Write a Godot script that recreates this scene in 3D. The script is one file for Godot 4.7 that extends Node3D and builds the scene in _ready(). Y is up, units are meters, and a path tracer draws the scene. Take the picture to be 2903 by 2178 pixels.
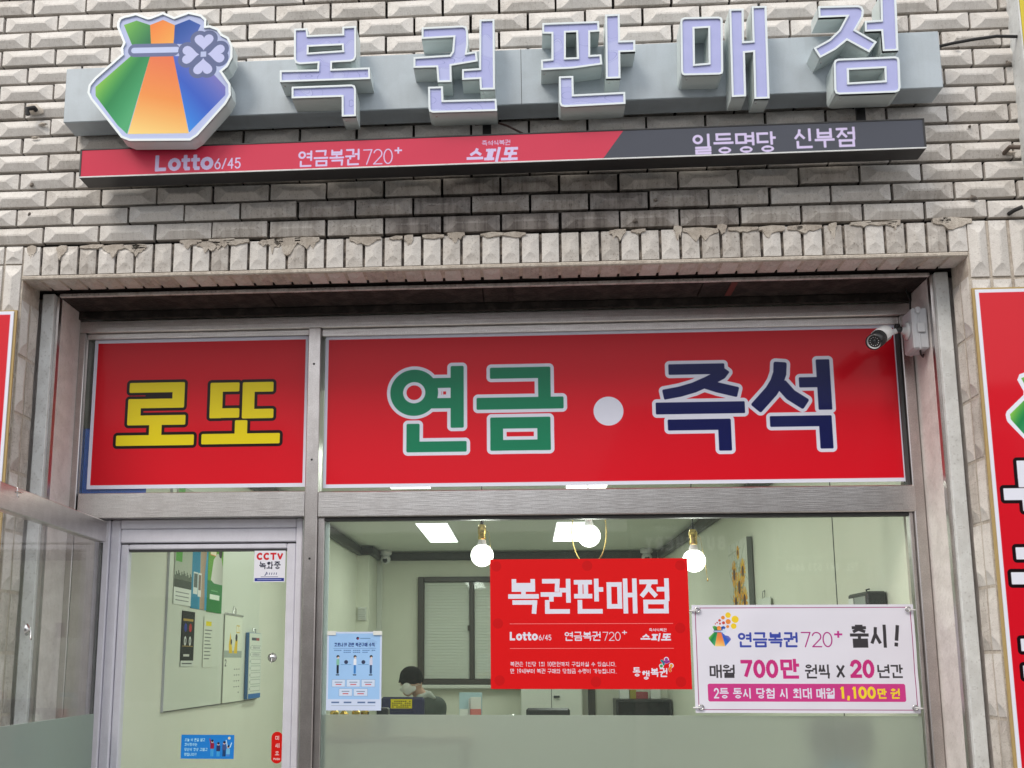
extends Node3D

# ------------------------------------------------------------------ shared state
var rng := RandomNumberGenerator.new()
var M := {}
var used_names := {}

# ------------------------------------------------------------------ the print canvas: flat print (lettering, posters) drawn stroke by stroke
class Canvas:
	var w: int
	var h: int
	var s: float
	var ox: float
	var oy: float
	var buf := PackedByteArray()
	func _init(x0: float, y0: float, x1: float, y1: float, wide: int, back: Color) -> void:
		s = wide / (x1 - x0)
		w = wide
		h = int(round((y1 - y0) * s))
		ox = x0
		oy = y1
		var im := Image.create(w, h, false, Image.FORMAT_RGB8)
		im.fill(back)
		buf = im.get_data()
	func dot(i: int, a: float, c: Color) -> void:
		var b := 1.0 - a
		buf[i] = int(buf[i] * b + c.r * 255.0 * a)
		buf[i + 1] = int(buf[i + 1] * b + c.g * 255.0 * a)
		buf[i + 2] = int(buf[i + 2] * b + c.b * 255.0 * a)
	# a bar from a to b in pixels, r half its width, e how far its ends run on, k the rounding of its corners
	func bar(ax: float, ay: float, bx: float, by: float, r: float, e: float, k: float, c: Color) -> void:
		var cx := (ax + bx) * 0.5
		var cy := (ay + by) * 0.5
		var dx := bx - ax
		var dy := by - ay
		var l := sqrt(dx * dx + dy * dy)
		if l > 0.0001:
			dx /= l
			dy /= l
		else:
			dx = 1.0
			dy = 0.0
		var hl := l * 0.5 + e
		k = minf(k, minf(r, hl))
		var mx := absf(dx) * hl + absf(dy) * r + 1.0
		var my := absf(dy) * hl + absf(dx) * r + 1.0
		for y in range(maxi(0, int(cy - my)), mini(h, int(cy + my) + 2)):
			for x in range(maxi(0, int(cx - mx)), mini(w, int(cx + mx) + 2)):
				var px := x + 0.5 - cx
				var py := y + 0.5 - cy
				var u := absf(px * dx + py * dy) - hl + k
				var v := absf(py * dx - px * dy) - r + k
				var d := minf(maxf(u, v), 0.0) + sqrt(maxf(u, 0.0) ** 2 + maxf(v, 0.0) ** 2) - k
				if d < 0.5:
					dot((y * w + x) * 3, minf(0.5 - d, 1.0), c)
	func ring(cx: float, cy: float, rx: float, ry: float, r: float, c: Color) -> void:
		for y in range(maxi(0, int(cy - ry - r - 1)), mini(h, int(cy + ry + r) + 2)):
			for x in range(maxi(0, int(cx - rx - r - 1)), mini(w, int(cx + rx + r) + 2)):
				var px := x + 0.5 - cx
				var py := y + 0.5 - cy
				var k := sqrt((px / rx) ** 2 + (py / ry) ** 2)
				var d := absf(sqrt(px * px + py * py) * (1.0 - 1.0 / maxf(k, 0.01))) - r
				if k < 0.02:
					d = minf(rx, ry) - r
				if d < 0.5:
					dot((y * w + x) * 3, minf(0.5 - d, 1.0), c)
	# the same in metres
	func box(x0: float, y0: float, x1: float, y1: float, k: float, c: Color, grow := 0.0) -> void:
		var r := (y1 - y0) * 0.5 + grow
		bar((x0 - grow - ox) * s, (oy - (y0 + y1) * 0.5) * s, (x1 + grow - ox) * s, (oy - (y0 + y1) * 0.5) * s, r * s, 0.0, (k + grow) * s, c)
	func line(p: Array, r: float, c: Color, e := 0.0, k := 0.0) -> void:
		for i in p.size() / 2 - 1:
			bar((p[i * 2] - ox) * s, (oy - p[i * 2 + 1]) * s, (p[i * 2 + 2] - ox) * s, (oy - p[i * 2 + 3]) * s, r * s, e * s, k * s, c)
		for i in range(1, p.size() / 2 - 1):
			disc(p[i * 2], p[i * 2 + 1], r, c)
	func disc(x: float, y: float, r: float, c: Color) -> void:
		bar((x - ox) * s, (oy - y) * s, (x - ox) * s, (oy - y) * s, r * s, r * s, r * s, c)
	func hoop(x: float, y: float, rx: float, ry: float, r: float, c: Color) -> void:
		ring((x - ox) * s, (oy - y) * s, rx * s, ry * s, r * s, c)
	# a filled outline whose colour runs from c0 to c1 along the print's direction g (metres)
	func shape(p: PackedVector2Array, c0: Color, c1: Color, g0 := Vector2.ZERO, g1 := Vector2.RIGHT, mid := Color.TRANSPARENT) -> void:
		var lo := Vector2(1e9, 1e9)
		var hi := Vector2(-1e9, -1e9)
		for q in p:
			lo = lo.min(q)
			hi = hi.max(q)
		var gd := g1 - g0
		for y in range(maxi(0, int((oy - hi.y) * s)), mini(h, int((oy - lo.y) * s) + 1)):
			for x in range(maxi(0, int((lo.x - ox) * s)), mini(w, int((hi.x - ox) * s) + 1)):
				var n := 0
				for k in 4:
					if Geometry2D.is_point_in_polygon(Vector2(ox + (x + 0.25 + 0.5 * (k % 2)) / s, oy - (y + 0.25 + 0.5 * (k / 2)) / s), p):
						n += 1
				if n:
					var q := Vector2(ox + (x + 0.5) / s, oy - (y + 0.5) / s)
					var t := clampf((q - g0).dot(gd) / gd.length_squared(), 0.0, 1.0)
					var col := c0.lerp(c1, t) if mid.a == 0.0 else (c0.lerp(mid, t * 2.0) if t < 0.5 else mid.lerp(c1, t * 2.0 - 1.0))
					dot((y * w + x) * 3, n / 4.0, col)
	func texture() -> ImageTexture:
		return ImageTexture.create_from_image(Image.create_from_data(w, h, false, Image.FORMAT_RGB8, buf))
	# ---- lettering: x, y is the lower left corner of the line in metres, hh its height, wt the stroke's width
	func text(t: String, x: float, y: float, hh: float, wt: float, c: Color, o := {}) -> float:
		var asp: float = o.get("asp", 0.92)
		var gap: float = o.get("gap", 0.08)
		var lean: float = o.get("lean", 0.0)
		var soft: float = o.get("soft", 0.12)
		var rim: float = o.get("rim", 0.0)
		var passes := [[rim, o.get("rim_color", Color.WHITE)], [0.0, c]] if rim > 0.0 else [[0.0, c]]
		var end := x
		for ps in passes:
			var at := x
			for ch in t:
				var g := Glyphs.of(ch)
				var cw: float = g.width * hh * asp
				for q in g.strokes:
					var r: float = wt * 0.5
					# strokes stand in a cell of 0..1; keep the stroke's width inside the cell
					if q.size() == 4 and q[0] is String:
						pass
					if q[0] == 1:
						var rx: float = q[3] * cw - r
						var ry: float = q[4] * hh - r
						ring((at + q[1] * cw + lean * (1.0 - q[2]) * hh - ox) * s, (oy - y - (1.0 - q[2]) * hh) * s, maxf(rx, r * 0.6) * s, maxf(ry, r * 0.6) * s, (r + ps[0]) * s, ps[1])
					else:
						var ax: float = r + q[1] * (cw - 2.0 * r)
						var ay: float = r + q[2] * (hh - 2.0 * r)
						var bx: float = r + q[3] * (cw - 2.0 * r)
						var by: float = r + q[4] * (hh - 2.0 * r)
						var slant := absf(ax - bx) > wt * 0.2 and absf(ay - by) > wt * 0.2
						var e: float = (r * 0.35 if slant else r) if soft < 0.9 else r
						bar((at + ax + lean * (hh - ay) - ox) * s, (oy - y - hh + ay) * s, (at + bx + lean * (hh - by) - ox) * s, (oy - y - hh + by) * s, (r + ps[0]) * s, (e + ps[0]) * s, (r * soft + ps[0]) * s, ps[1])
				at += cw + gap * hh
			end = at
		return end - gap * hh
	func text_in(t: String, x0: float, y0: float, x1: float, y1: float, wt: float, c: Color, o := {}) -> void:
		var hh := y1 - y0
		var n := 0.0
		for ch in t:
			n += Glyphs.of(ch).width
		var gap: float = o.get("gap", 0.08)
		o = o.duplicate()
		o["asp"] = ((x1 - x0) - gap * hh * (t.length() - 1)) / (n * hh)
		text(t, x0, y0, hh, wt, c, o)

# ------------------------------------------------------------------ letter shapes as strokes in a 0..1 cell (x right, y down): [0, x0, y0, x1, y1] a bar, [1, cx, cy, rx, ry] a ring
class Glyphs:
	static var made := {}
	const LEAD := "ㄱㄲㄴㄷㄸㄹㅁㅂㅃㅅㅆㅇㅈㅉㅊㅋㅌㅍㅎ"
	const VOWEL := "ㅏㅐㅑㅒㅓㅔㅕㅖㅗㅘㅙㅚㅛㅜㅝㅞㅟㅠㅡㅢㅣ"
	const TAIL := [[], ["ㄱ"], ["ㄲ"], ["ㄱ", "ㅅ"], ["ㄴ"], ["ㄴ", "ㅈ"], ["ㄴ", "ㅎ"], ["ㄷ"], ["ㄹ"], ["ㄹ", "ㄱ"], ["ㄹ", "ㅁ"], ["ㄹ", "ㅂ"], ["ㄹ", "ㅅ"], ["ㄹ", "ㅌ"], ["ㄹ", "ㅍ"], ["ㄹ", "ㅎ"], ["ㅁ"], ["ㅂ"], ["ㅂ", "ㅅ"], ["ㅅ"], ["ㅆ"], ["ㅇ"], ["ㅈ"], ["ㅊ"], ["ㅋ"], ["ㅌ"], ["ㅍ"], ["ㅎ"]]
	const PART := {
		"ㄱ": [[0, 0, 1, 0, 0.96, 1]], "ㄴ": [[0, 0, 0, 1, 1, 1]], "ㄷ": [[1, 0, 0, 0, 0, 1, 1, 1]], "ㄹ": [[0, 0, 1, 0, 1, 0.5, 0, 0.5, 0, 1, 1, 1]], "ㅁ": [[0, 0, 1, 0, 1, 1, 0, 1, 0, 0]],
		"ㅂ": [[0, 0, 0, 1, 1, 1, 1, 0], [0, 0.48, 1, 0.48]], "ㅅ": [[0.5, 0, 0.44, 0.4, 0, 1], [0.48, 0.42, 1, 1]], "ㅈ": [[0, 0, 1, 0], [0.6, 0.05, 0.42, 0.5, 0, 1], [0.5, 0.45, 1, 1]],
		"ㅊ": [[0.3, 0, 0.7, 0], [0, 0.27, 1, 0.27], [0.55, 0.3, 0.4, 0.6, 0, 1], [0.5, 0.6, 1, 1]], "ㅋ": [[0, 0, 1, 0, 0.96, 1], [0, 0.47, 1, 0.44]], "ㅌ": [[1, 0, 0, 0, 0, 1, 1, 1], [0, 0.5, 1, 0.5]],
		"ㅍ": [[0, 0, 1, 0], [0, 1, 1, 1], [0.3, 0, 0.3, 1], [0.7, 0, 0.7, 1]],
	}
	static func poly(out: Array, p: Array, b: Array) -> void:
		for i in p.size() / 2 - 1:
			out.append([0, lerpf(b[0], b[2], p[i * 2]), lerpf(b[1], b[3], p[i * 2 + 1]), lerpf(b[0], b[2], p[i * 2 + 2]), lerpf(b[1], b[3], p[i * 2 + 3])])
	static func jamo(out: Array, j: String, b: Array) -> void:
		var double := "ㄲㄸㅃㅆㅉ".find(j)
		if double >= 0:
			var m: float = (b[0] + b[2]) * 0.5
			var g: float = (b[2] - b[0]) * 0.09
			jamo(out, "ㄱㄷㅂㅅㅈ"[double], [b[0], b[1], m - g, b[3]])
			jamo(out, "ㄱㄷㅂㅅㅈ"[double], [m + g, b[1], b[2], b[3]])
		elif j == "ㅇ":
			out.append([1, (b[0] + b[2]) * 0.5, (b[1] + b[3]) * 0.5, (b[2] - b[0]) * 0.5, (b[3] - b[1]) * 0.5])
		elif j == "ㅎ":
			poly(out, [0.3, 0, 0.7, 0], b)
			poly(out, [0, 0.27, 1, 0.27], b)
			out.append([1, (b[0] + b[2]) * 0.5, lerpf(b[1], b[3], 0.74), (b[2] - b[0]) * 0.36, (b[3] - b[1]) * 0.27])
		else:
			for p in PART[j]:
				poly(out, p, b)
	static func vowel(out: Array, v: String, up: Array, flat: Array) -> void:
		var vx: float = up[2] if up.size() else 0.0
		match v:
			"ㅏ", "ㅑ", "ㅐ", "ㅒ", "ㅣ", "ㅓ", "ㅕ", "ㅔ", "ㅖ":
				var two := v in ["ㅐ", "ㅒ", "ㅔ", "ㅖ"]
				var x0: float = lerpf(up[0], up[2], 0.36) if v in ["ㅏ", "ㅑ"] else (lerpf(up[0], up[2], 0.12) if two else (up[2] if v in ["ㅓ", "ㅕ"] else lerpf(up[0], up[2], 0.6)))
				out.append([0, x0, up[1], x0, up[3]])
				if two:
					out.append([0, vx, up[1], vx, up[3]])
				var ys: Array = [] if v == "ㅣ" else ([0.27, 0.68] if v in ["ㅑ", "ㅕ", "ㅒ", "ㅖ"] else [0.47])
				for k in ys:
					var y: float = lerpf(up[1], up[3], k)
					if v in ["ㅓ", "ㅕ", "ㅔ", "ㅖ"]:
						out.append([0, lerpf(up[0], up[2], -0.08), y, x0, y])
					else:
						out.append([0, x0, y, vx, y])
			"ㅗ", "ㅛ", "ㅜ", "ㅠ", "ㅡ":
				var down := v in ["ㅜ", "ㅠ"]
				var y: float = flat[1] if down else (flat[3] if v != "ㅡ" else (flat[1] + flat[3]) * 0.5)
				out.append([0, flat[0], y, flat[2], y])
				for k in ([] if v == "ㅡ" else ([0.5] if v in ["ㅗ", "ㅜ"] else [0.32, 0.68])):
					out.append([0, lerpf(flat[0], flat[2], k), flat[1], lerpf(flat[0], flat[2], k), flat[3]])
			_:
				var two: String = {"ㅘ": "ㅗㅏ", "ㅙ": "ㅗㅐ", "ㅚ": "ㅗㅣ", "ㅝ": "ㅜㅓ", "ㅞ": "ㅜㅔ", "ㅟ": "ㅜㅣ", "ㅢ": "ㅡㅣ"}[v]
				vowel(out, two[0], up, flat)
				vowel(out, two[1], up, flat)
	static func arc(cx: float, cy: float, rx: float, ry: float, a0: float, a1: float, n := 10) -> Array:
		var p := []
		for i in n + 1:
			var a := deg_to_rad(lerpf(a0, a1, i / float(n)))
			p.append(cx + cos(a) * rx)
			p.append(cy - sin(a) * ry)
		return p
	static func latin(ch: String) -> Array:
		match ch:
			"0", "O": return [arc(0.5, 0.5, 0.5, 0.5, 0, 360, 20)]
			"1": return [[0.3, 0.14, 0.62, 0, 0.62, 1]]
			"2": return [arc(0.5, 0.29, 0.48, 0.29, 165, -35) + [0, 1, 1, 1]]
			"3": return [arc(0.48, 0.26, 0.44, 0.26, 150, -90), arc(0.48, 0.74, 0.5, 0.26, 90, -150)]
			"4": return [[0.75, 1, 0.75, 0, 0, 0.68, 1, 0.68]]
			"5": return [[0.9, 0, 0.15, 0, 0.08, 0.45] + arc(0.46, 0.68, 0.5, 0.32, 120, -150)]
			"6": return [[0.7, 0, 0.1, 0.5], arc(0.5, 0.68, 0.5, 0.32, 0, 360, 18)]
			"7": return [[0, 0, 1, 0, 0.38, 1]]
			"9": return [arc(0.5, 0.32, 0.5, 0.32, 0, 360, 18), [0.96, 0.45, 0.35, 1]]
			"L": return [[0, 0, 0, 1, 0.85, 1]]
			"o": return [arc(0.5, 0.64, 0.5, 0.36, 0, 360, 18)]
			"t": return [[0.4, 0.05, 0.4, 0.85, 0.62, 1, 0.95, 1], [0, 0.32, 0.95, 0.32]]
			"/": return [[1, 0, 0, 1]]
			"+": return [[0, 0.5, 1, 0.5], [0.5, 0.1, 0.5, 0.9]]
			"!": return [[0.5, 0, 0.5, 0.68], [0.5, 0.98, 0.5, 1.0]]
			".": return [[0.5, 0.98, 0.5, 1]]
			",": return [[0.6, 0.95, 0.3, 1.18]]
			"X": return [[0, 0, 1, 1], [1, 0, 0, 1]]
			"C": return [arc(0.55, 0.5, 0.55, 0.5, 45, 315, 16)]
			"T": return [[0, 0, 1, 0], [0.5, 0, 0.5, 1]]
			"V": return [[0, 0, 0.5, 1, 1, 0]]
			"P": return [[0, 1, 0, 0] + arc(0.55, 0.27, 0.45, 0.27, 90, -90) + [0, 0.54]]
			"U": return [[0, 0, 0, 0.6] + arc(0.5, 0.6, 0.5, 0.4, 180, 360) + [1, 0]]
			"S": return [arc(0.5, 0.26, 0.46, 0.26, 30, 270) + arc(0.5, 0.74, 0.48, 0.26, 90, -150)]
			"H": return [[0, 0, 0, 1], [1, 0, 1, 1], [0, 0.5, 1, 0.5]]
			"B": return [[0, 0, 0, 1], [0, 0] + arc(0.5, 0.25, 0.42, 0.25, 90, -90) + [0, 0.5] + arc(0.5, 0.75, 0.5, 0.25, 90, -90) + [0, 1]]
			"E": return [[1, 0, 0, 0, 0, 1, 1, 1], [0, 0.5, 0.85, 0.5]]
			"R": return [[0, 1, 0, 0] + arc(0.55, 0.27, 0.45, 0.27, 90, -90) + [0, 0.54], [0.45, 0.54, 1, 1]]
			"Y": return [[0, 0, 0.5, 0.5, 1, 0], [0.5, 0.5, 0.5, 1]]
			"M": return [[0, 1, 0, 0, 0.5, 0.7, 1, 0, 1, 1]]
			"A": return [[0, 1, 0.5, 0, 1, 1], [0.2, 0.65, 0.8, 0.65]]
		return []
	static func of(ch: String) -> Dictionary:
		if made.has(ch):
			return made[ch]
		var out := []
		var width := 1.0
		var code := ch.unicode_at(0) - 0xAC00
		if code >= 0 and code < 11172:
			var l: String = LEAD[code / 588]
			var v: String = VOWEL[(code % 588) / 28]
			var t: Array = TAIL[code % 28]
			var kind := 0 if v in "ㅏㅐㅑㅒㅓㅔㅕㅖㅣ" else (1 if v in "ㅗㅛㅜㅠㅡ" else 2)
			var down := v in "ㅜㅠㅝㅞㅟ"
			var wide := v in "ㅐㅔㅒㅖ"
			if t.is_empty():
				if kind == 0:
					jamo(out, l, [0.03, 0.12, 0.43 if wide else 0.55, 0.84])
					vowel(out, v, [0.6 if wide else 0.7, 0, 1.0 if wide else 0.97, 1], [])
				elif kind == 1:
					jamo(out, l, [0.14, 0.04, 0.86, 0.46])
					vowel(out, v, [], [0, 0.62, 1, 1] if down else [0, 0.6, 1, 0.9])
				else:
					jamo(out, l, [0.06, 0.05, 0.58, 0.44])
					vowel(out, v, [0.74, 0, 0.97, 1], [0, 0.62, 0.66, 0.92])
			else:
				if kind == 0:
					jamo(out, l, [0.03, 0.04, 0.43 if wide else 0.55, 0.5])
					vowel(out, v, [0.6 if wide else 0.7, 0, 1.0 if wide else 0.97, 0.6], [])
				elif kind == 1:
					jamo(out, l, [0.14, 0, 0.86, 0.27])
					vowel(out, v, [], [0, 0.44, 1, 0.58] if down else ([0, 0.4, 1, 0.5] if v != "ㅡ" else [0, 0.48, 1, 0.48]))
				else:
					jamo(out, l, [0.06, 0.0, 0.56, 0.28])
					vowel(out, v, [0.74, 0, 0.97, 0.64], [0, 0.44, 0.64, 0.6])
				var tb := [0.23, 0.67, 0.86, 1] if t[0] in ["ㅇ", "ㅎ"] else [0.16, 0.7, 0.93, 1]
				if t.size() == 1:
					jamo(out, t[0], tb)
				else:
					jamo(out, t[0], [0.08, 0.7, 0.44, 1])
					jamo(out, t[1], [0.6, 0.7, 0.97, 1])
		elif ch == " ":
			width = 0.35
		else:
			width = {"/": 0.45, "+": 0.6, "!": 0.3, ".": 0.2, ",": 0.25, "t": 0.42, "1": 0.5, "M": 0.75}.get(ch, 0.58)
			for p in latin(ch):
				for i in p.size() / 2 - 1:
					out.append([0, p[i * 2], p[i * 2 + 1], p[i * 2 + 2], p[i * 2 + 3]])
		made[ch] = {"width": width, "strokes": out}
		return made[ch]

# ------------------------------------------------------------------ node helpers
func numbered(called: String) -> String:
	var n: int = used_names.get(called, 0)
	used_names[called] = n + 1
	return called if n == 0 else "%s_%03d" % [called, n]

func tag(o: Node3D, label: String, category: String, group := "", kind := "") -> Node3D:
	if label:
		o.set_meta("label", label)
	if category:
		o.set_meta("category", category)
	if group:
		o.set_meta("group", group)
	if kind:
		o.set_meta("kind", kind)
	return o

func thing(called: String, label: String, category: String, at := Vector3.ZERO, group := "") -> Node3D:
	var o := Node3D.new()
	o.name = numbered(called)
	add_child(o)
	o.position = at
	tag(o, label, category, group)
	return o

func put(called: String, mesh: Mesh, m: Material, parent: Node = self, at := Vector3.ZERO) -> MeshInstance3D:
	var o := MeshInstance3D.new()
	o.name = numbered(called) if parent == self else called
	o.mesh = mesh
	o.material_override = m
	o.position = at
	parent.add_child(o, true)
	return o

func part(called: String, parent: Node) -> Node3D:
	var o := Node3D.new()
	o.name = called
	parent.add_child(o, true)
	return o

# ------------------------------------------------------------------ mesh helpers
func stool() -> SurfaceTool:
	var st := SurfaceTool.new()
	st.begin(Mesh.PRIMITIVE_TRIANGLES)
	st.set_smooth_group(-1)
	return st

func done(st: SurfaceTool) -> ArrayMesh:
	st.generate_normals()
	return st.commit()

# a triangle whose front looks along n
func tri(st: SurfaceTool, a: Vector3, b: Vector3, c: Vector3, n: Vector3) -> void:
	var flip := (b - a).cross(c - a).dot(n) > 0.0
	st.add_vertex(a)
	st.add_vertex(c if flip else b)
	st.add_vertex(b if flip else c)

func quad(st: SurfaceTool, a: Vector3, b: Vector3, c: Vector3, d: Vector3, n: Vector3) -> void:
	tri(st, a, b, c, n)
	tri(st, a, c, d, n)

# a box between two corners with chamfered edges
func add_box(st: SurfaceTool, lo: Vector3, hi: Vector3, c := 0.0) -> void:
	var m := (lo + hi) * 0.5
	var q := (hi - lo) * 0.5
	c = minf(c, minf(q.x, minf(q.y, q.z)) * 0.6)
	for axis in 3:
		var u := (axis + 1) % 3
		var v := (axis + 2) % 3
		for sg in [-1.0, 1.0]:
			var p := []
			for k in [[-1, -1], [1, -1], [1, 1], [-1, 1]]:
				var e := Vector3()
				e[axis] = sg * q[axis]
				e[u] = k[0] * (q[u] - c)
				e[v] = k[1] * (q[v] - c)
				p.append(m + e)
			var n := Vector3()
			n[axis] = sg
			quad(st, p[0], p[1], p[2], p[3], n)
	if c <= 0.0:
		return
	for axis in 3:
		var u := (axis + 1) % 3
		var v := (axis + 2) % 3
		for su in [-1.0, 1.0]:
			for sv in [-1.0, 1.0]:
				var p := []
				for k in [[-1, 0], [1, 0], [1, 1], [-1, 1]]:
					var e := Vector3()
					e[axis] = k[0] * (q[axis] - c)
					e[u] = su * (q[u] - (c if k[1] else 0.0))
					e[v] = sv * (q[v] - (0.0 if k[1] else c))
					p.append(m + e)
				var n := Vector3()
				n[u] = su
				n[v] = sv
				quad(st, p[0], p[1], p[2], p[3], n)
	for sx in [-1.0, 1.0]:
		for sy in [-1.0, 1.0]:
			for sz in [-1.0, 1.0]:
				var g := Vector3(sx, sy, sz)
				tri(st, m + g * (q - Vector3(0, c, c)), m + g * (q - Vector3(c, 0, c)), m + g * (q - Vector3(c, c, 0)), g)

func bx(x0: float, y0: float, z0: float, x1: float, y1: float, z1: float, c := 0.0) -> ArrayMesh:
	var st := stool()
	add_box(st, Vector3(minf(x0, x1), minf(y0, y1), minf(z0, z1)), Vector3(maxf(x0, x1), maxf(y0, y1), maxf(z0, z1)), c)
	return done(st)

# a tube along points, round, n sides
func add_tube(st: SurfaceTool, p: PackedVector3Array, r: float, n := 8, r_end := -1.0) -> void:
	st.set_smooth_group(0)
	var rings := []
	var side := Vector3.RIGHT
	for i in p.size():
		var d := (p[mini(i + 1, p.size() - 1)] - p[maxi(i - 1, 0)]).normalized()
		if i == 0:
			side = d.cross(Vector3.UP if absf(d.y) < 0.9 else Vector3.RIGHT).normalized()
		side = (side - d * side.dot(d)).normalized()
		var up := d.cross(side)
		var rr := r if r_end < 0.0 else lerpf(r, r_end, i / float(p.size() - 1))
		var ring := []
		for k in n:
			var a := TAU * k / n
			ring.append(p[i] + (side * cos(a) + up * sin(a)) * rr)
		rings.append(ring)
	for i in p.size() - 1:
		for k in n:
			var l := (k + 1) % n
			var mid: Vector3 = (rings[i][k] + rings[i + 1][l]) * 0.5 - (p[i] + p[i + 1]) * 0.5
			quad(st, rings[i][k], rings[i][l], rings[i + 1][l], rings[i + 1][k], mid)
	st.set_smooth_group(-1)
	for e in [0, p.size() - 1]:
		for k in n:
			tri(st, p[e], rings[e][k], rings[e][(k + 1) % n], p[e] - p[1 if e == 0 else e - 1])

func tube(p: PackedVector3Array, r: float, n := 8) -> ArrayMesh:
	var st := stool()
	add_tube(st, p, r, n)
	return done(st)

# a profile of [radius, height] pairs turned round the y axis
func lathe(prof: Array, n := 20) -> ArrayMesh:
	var st := stool()
	st.set_smooth_group(0)
	for i in prof.size() - 1:
		for k in n:
			var a := TAU * k / n
			var b := TAU * (k + 1) / n
			var p0 := Vector3(cos(a) * prof[i][0], prof[i][1], sin(a) * prof[i][0])
			var p1 := Vector3(cos(b) * prof[i][0], prof[i][1], sin(b) * prof[i][0])
			var q0 := Vector3(cos(a) * prof[i + 1][0], prof[i + 1][1], sin(a) * prof[i + 1][0])
			var q1 := Vector3(cos(b) * prof[i + 1][0], prof[i + 1][1], sin(b) * prof[i + 1][0])
			var along: Vector3 = Vector3(cos((a + b) / 2), 0, sin((a + b) / 2)) * (prof[i + 1][1] - prof[i][1]) - Vector3.UP * (prof[i + 1][0] - prof[i][0])
			if p0.distance_to(p1) > 1e-6:
				tri(st, p0, p1, q1, along)
			if q0.distance_to(q1) > 1e-6:
				tri(st, p0, q1, q0, along)
	return done(st)

# a thin sheet whose face carries a print (front looks along +z, lower left corner at 0), the edge in the print's border colour; bulge gives it a slight wave
func sheet(w: float, h: float, t: float, wave := 0.0, nx := 1, ny := 1) -> ArrayMesh:
	var st := SurfaceTool.new()
	st.begin(Mesh.PRIMITIVE_TRIANGLES)
	st.set_smooth_group(0)
	var noise := FastNoiseLite.new()
	noise.seed = int(w * 1000.0 + h * 77.0)
	noise.frequency = 2.2
	var put_at := func(i: int, j: int) -> void:
		var u := i / float(nx)
		var v := j / float(ny)
		st.set_uv(Vector2(u, 1.0 - v))
		st.add_vertex(Vector3(u * w, v * h, t + wave * noise.get_noise_2d(u * w * 2.0, v * h * 2.0)))
	for i in nx:
		for j in ny:
			for k in [[0, 0], [0, 1], [1, 1], [0, 0], [1, 1], [1, 0]]:
				put_at.call(i + k[0], j + k[1])
	st.set_smooth_group(-1)
	st.set_uv(Vector2(0.004, 0.004))
	if wave == 0.0:
		quad(st, Vector3(0, 0, 0), Vector3(0, h, 0), Vector3(0, h, t), Vector3(0, 0, t), Vector3.LEFT)
		quad(st, Vector3(w, 0, 0), Vector3(w, h, 0), Vector3(w, h, t), Vector3(w, 0, t), Vector3.RIGHT)
		quad(st, Vector3(0, 0, 0), Vector3(w, 0, 0), Vector3(w, 0, t), Vector3(0, 0, t), Vector3.DOWN)
		quad(st, Vector3(0, h, 0), Vector3(w, h, 0), Vector3(w, h, t), Vector3(0, h, t), Vector3.UP)
		quad(st, Vector3(0, 0, 0), Vector3(w, 0, 0), Vector3(w, h, 0), Vector3(0, h, 0), Vector3.FORWARD)
	st.generate_normals()
	return st.commit()

# outline helpers for cut letters: mm pairs to points, a copy moved inward by d
func outline(a: Array) -> PackedVector2Array:
	var p := PackedVector2Array()
	for i in a.size() / 2:
		p.append(Vector2(a[i * 2], a[i * 2 + 1]) * 0.001)
	if p.size() and Geometry2D.is_polygon_clockwise(p):
		p.reverse()
	return p

func inset(p: PackedVector2Array, d: float) -> PackedVector2Array:
	var q := PackedVector2Array()
	var n := p.size()
	for i in n:
		var a := (p[i] - p[(i + n - 1) % n]).normalized()
		var b := (p[(i + 1) % n] - p[i]).normalized()
		var na := Vector2(-a.y, a.x)
		var nb := Vector2(-b.y, b.x)
		var m := (na + nb).normalized()
		q.append(p[i] + m * d / maxf(m.dot(na), 0.4))
	return q

# triangles of an outline with at most one hole
func filled(p: PackedVector2Array, hole: PackedVector2Array) -> PackedVector2Array:
	var ring := p.duplicate()
	if hole.size():
		var best := 1e9
		var bi := 0
		var bj := 0
		for i in p.size():
			for j in hole.size():
				if p[i].distance_to(hole[j]) < best:
					best = p[i].distance_to(hole[j])
					bi = i
					bj = j
		var inner := hole.duplicate()
		inner.reverse()
		bj = hole.size() - 1 - bj
		var nudge := (inner[bj] - p[bi]).orthogonal().normalized() * 0.00002
		ring = PackedVector2Array()
		for i in bi + 1:
			ring.append(p[i])
		for k in inner.size() + 1:
			ring.append(inner[(bj + k) % inner.size()] + (nudge if k == inner.size() else Vector2.ZERO))
		ring.append(p[bi] + nudge)
		for i in range(bi + 1, p.size()):
			ring.append(p[i])
	var out := PackedVector2Array()
	for i in Geometry2D.triangulate_polygon(ring):
		out.append(ring[i])
	if out.is_empty():
		nudge_fail(ring)
	return out

func nudge_fail(ring: PackedVector2Array) -> void:
	print("outline without triangles: ", ring.size())

func walls(st: SurfaceTool, p: PackedVector2Array, z0: float, z1: float, outward := 1.0) -> void:
	var n := p.size()
	for i in n:
		var a := p[i]
		var b := p[(i + 1) % n]
		var d := (b - a).normalized()
		quad(st, Vector3(a.x, a.y, z0), Vector3(b.x, b.y, z0), Vector3(b.x, b.y, z1), Vector3(a.x, a.y, z1), Vector3(d.y, -d.x, 0) * outward)

func lid(st: SurfaceTool, t: PackedVector2Array, z: float, n := Vector3.BACK) -> void:
	for i in t.size() / 3:
		tri(st, Vector3(t[i * 3].x, t[i * 3].y, z), Vector3(t[i * 3 + 1].x, t[i * 3 + 1].y, z), Vector3(t[i * 3 + 2].x, t[i * 3 + 2].y, z), n)

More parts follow.
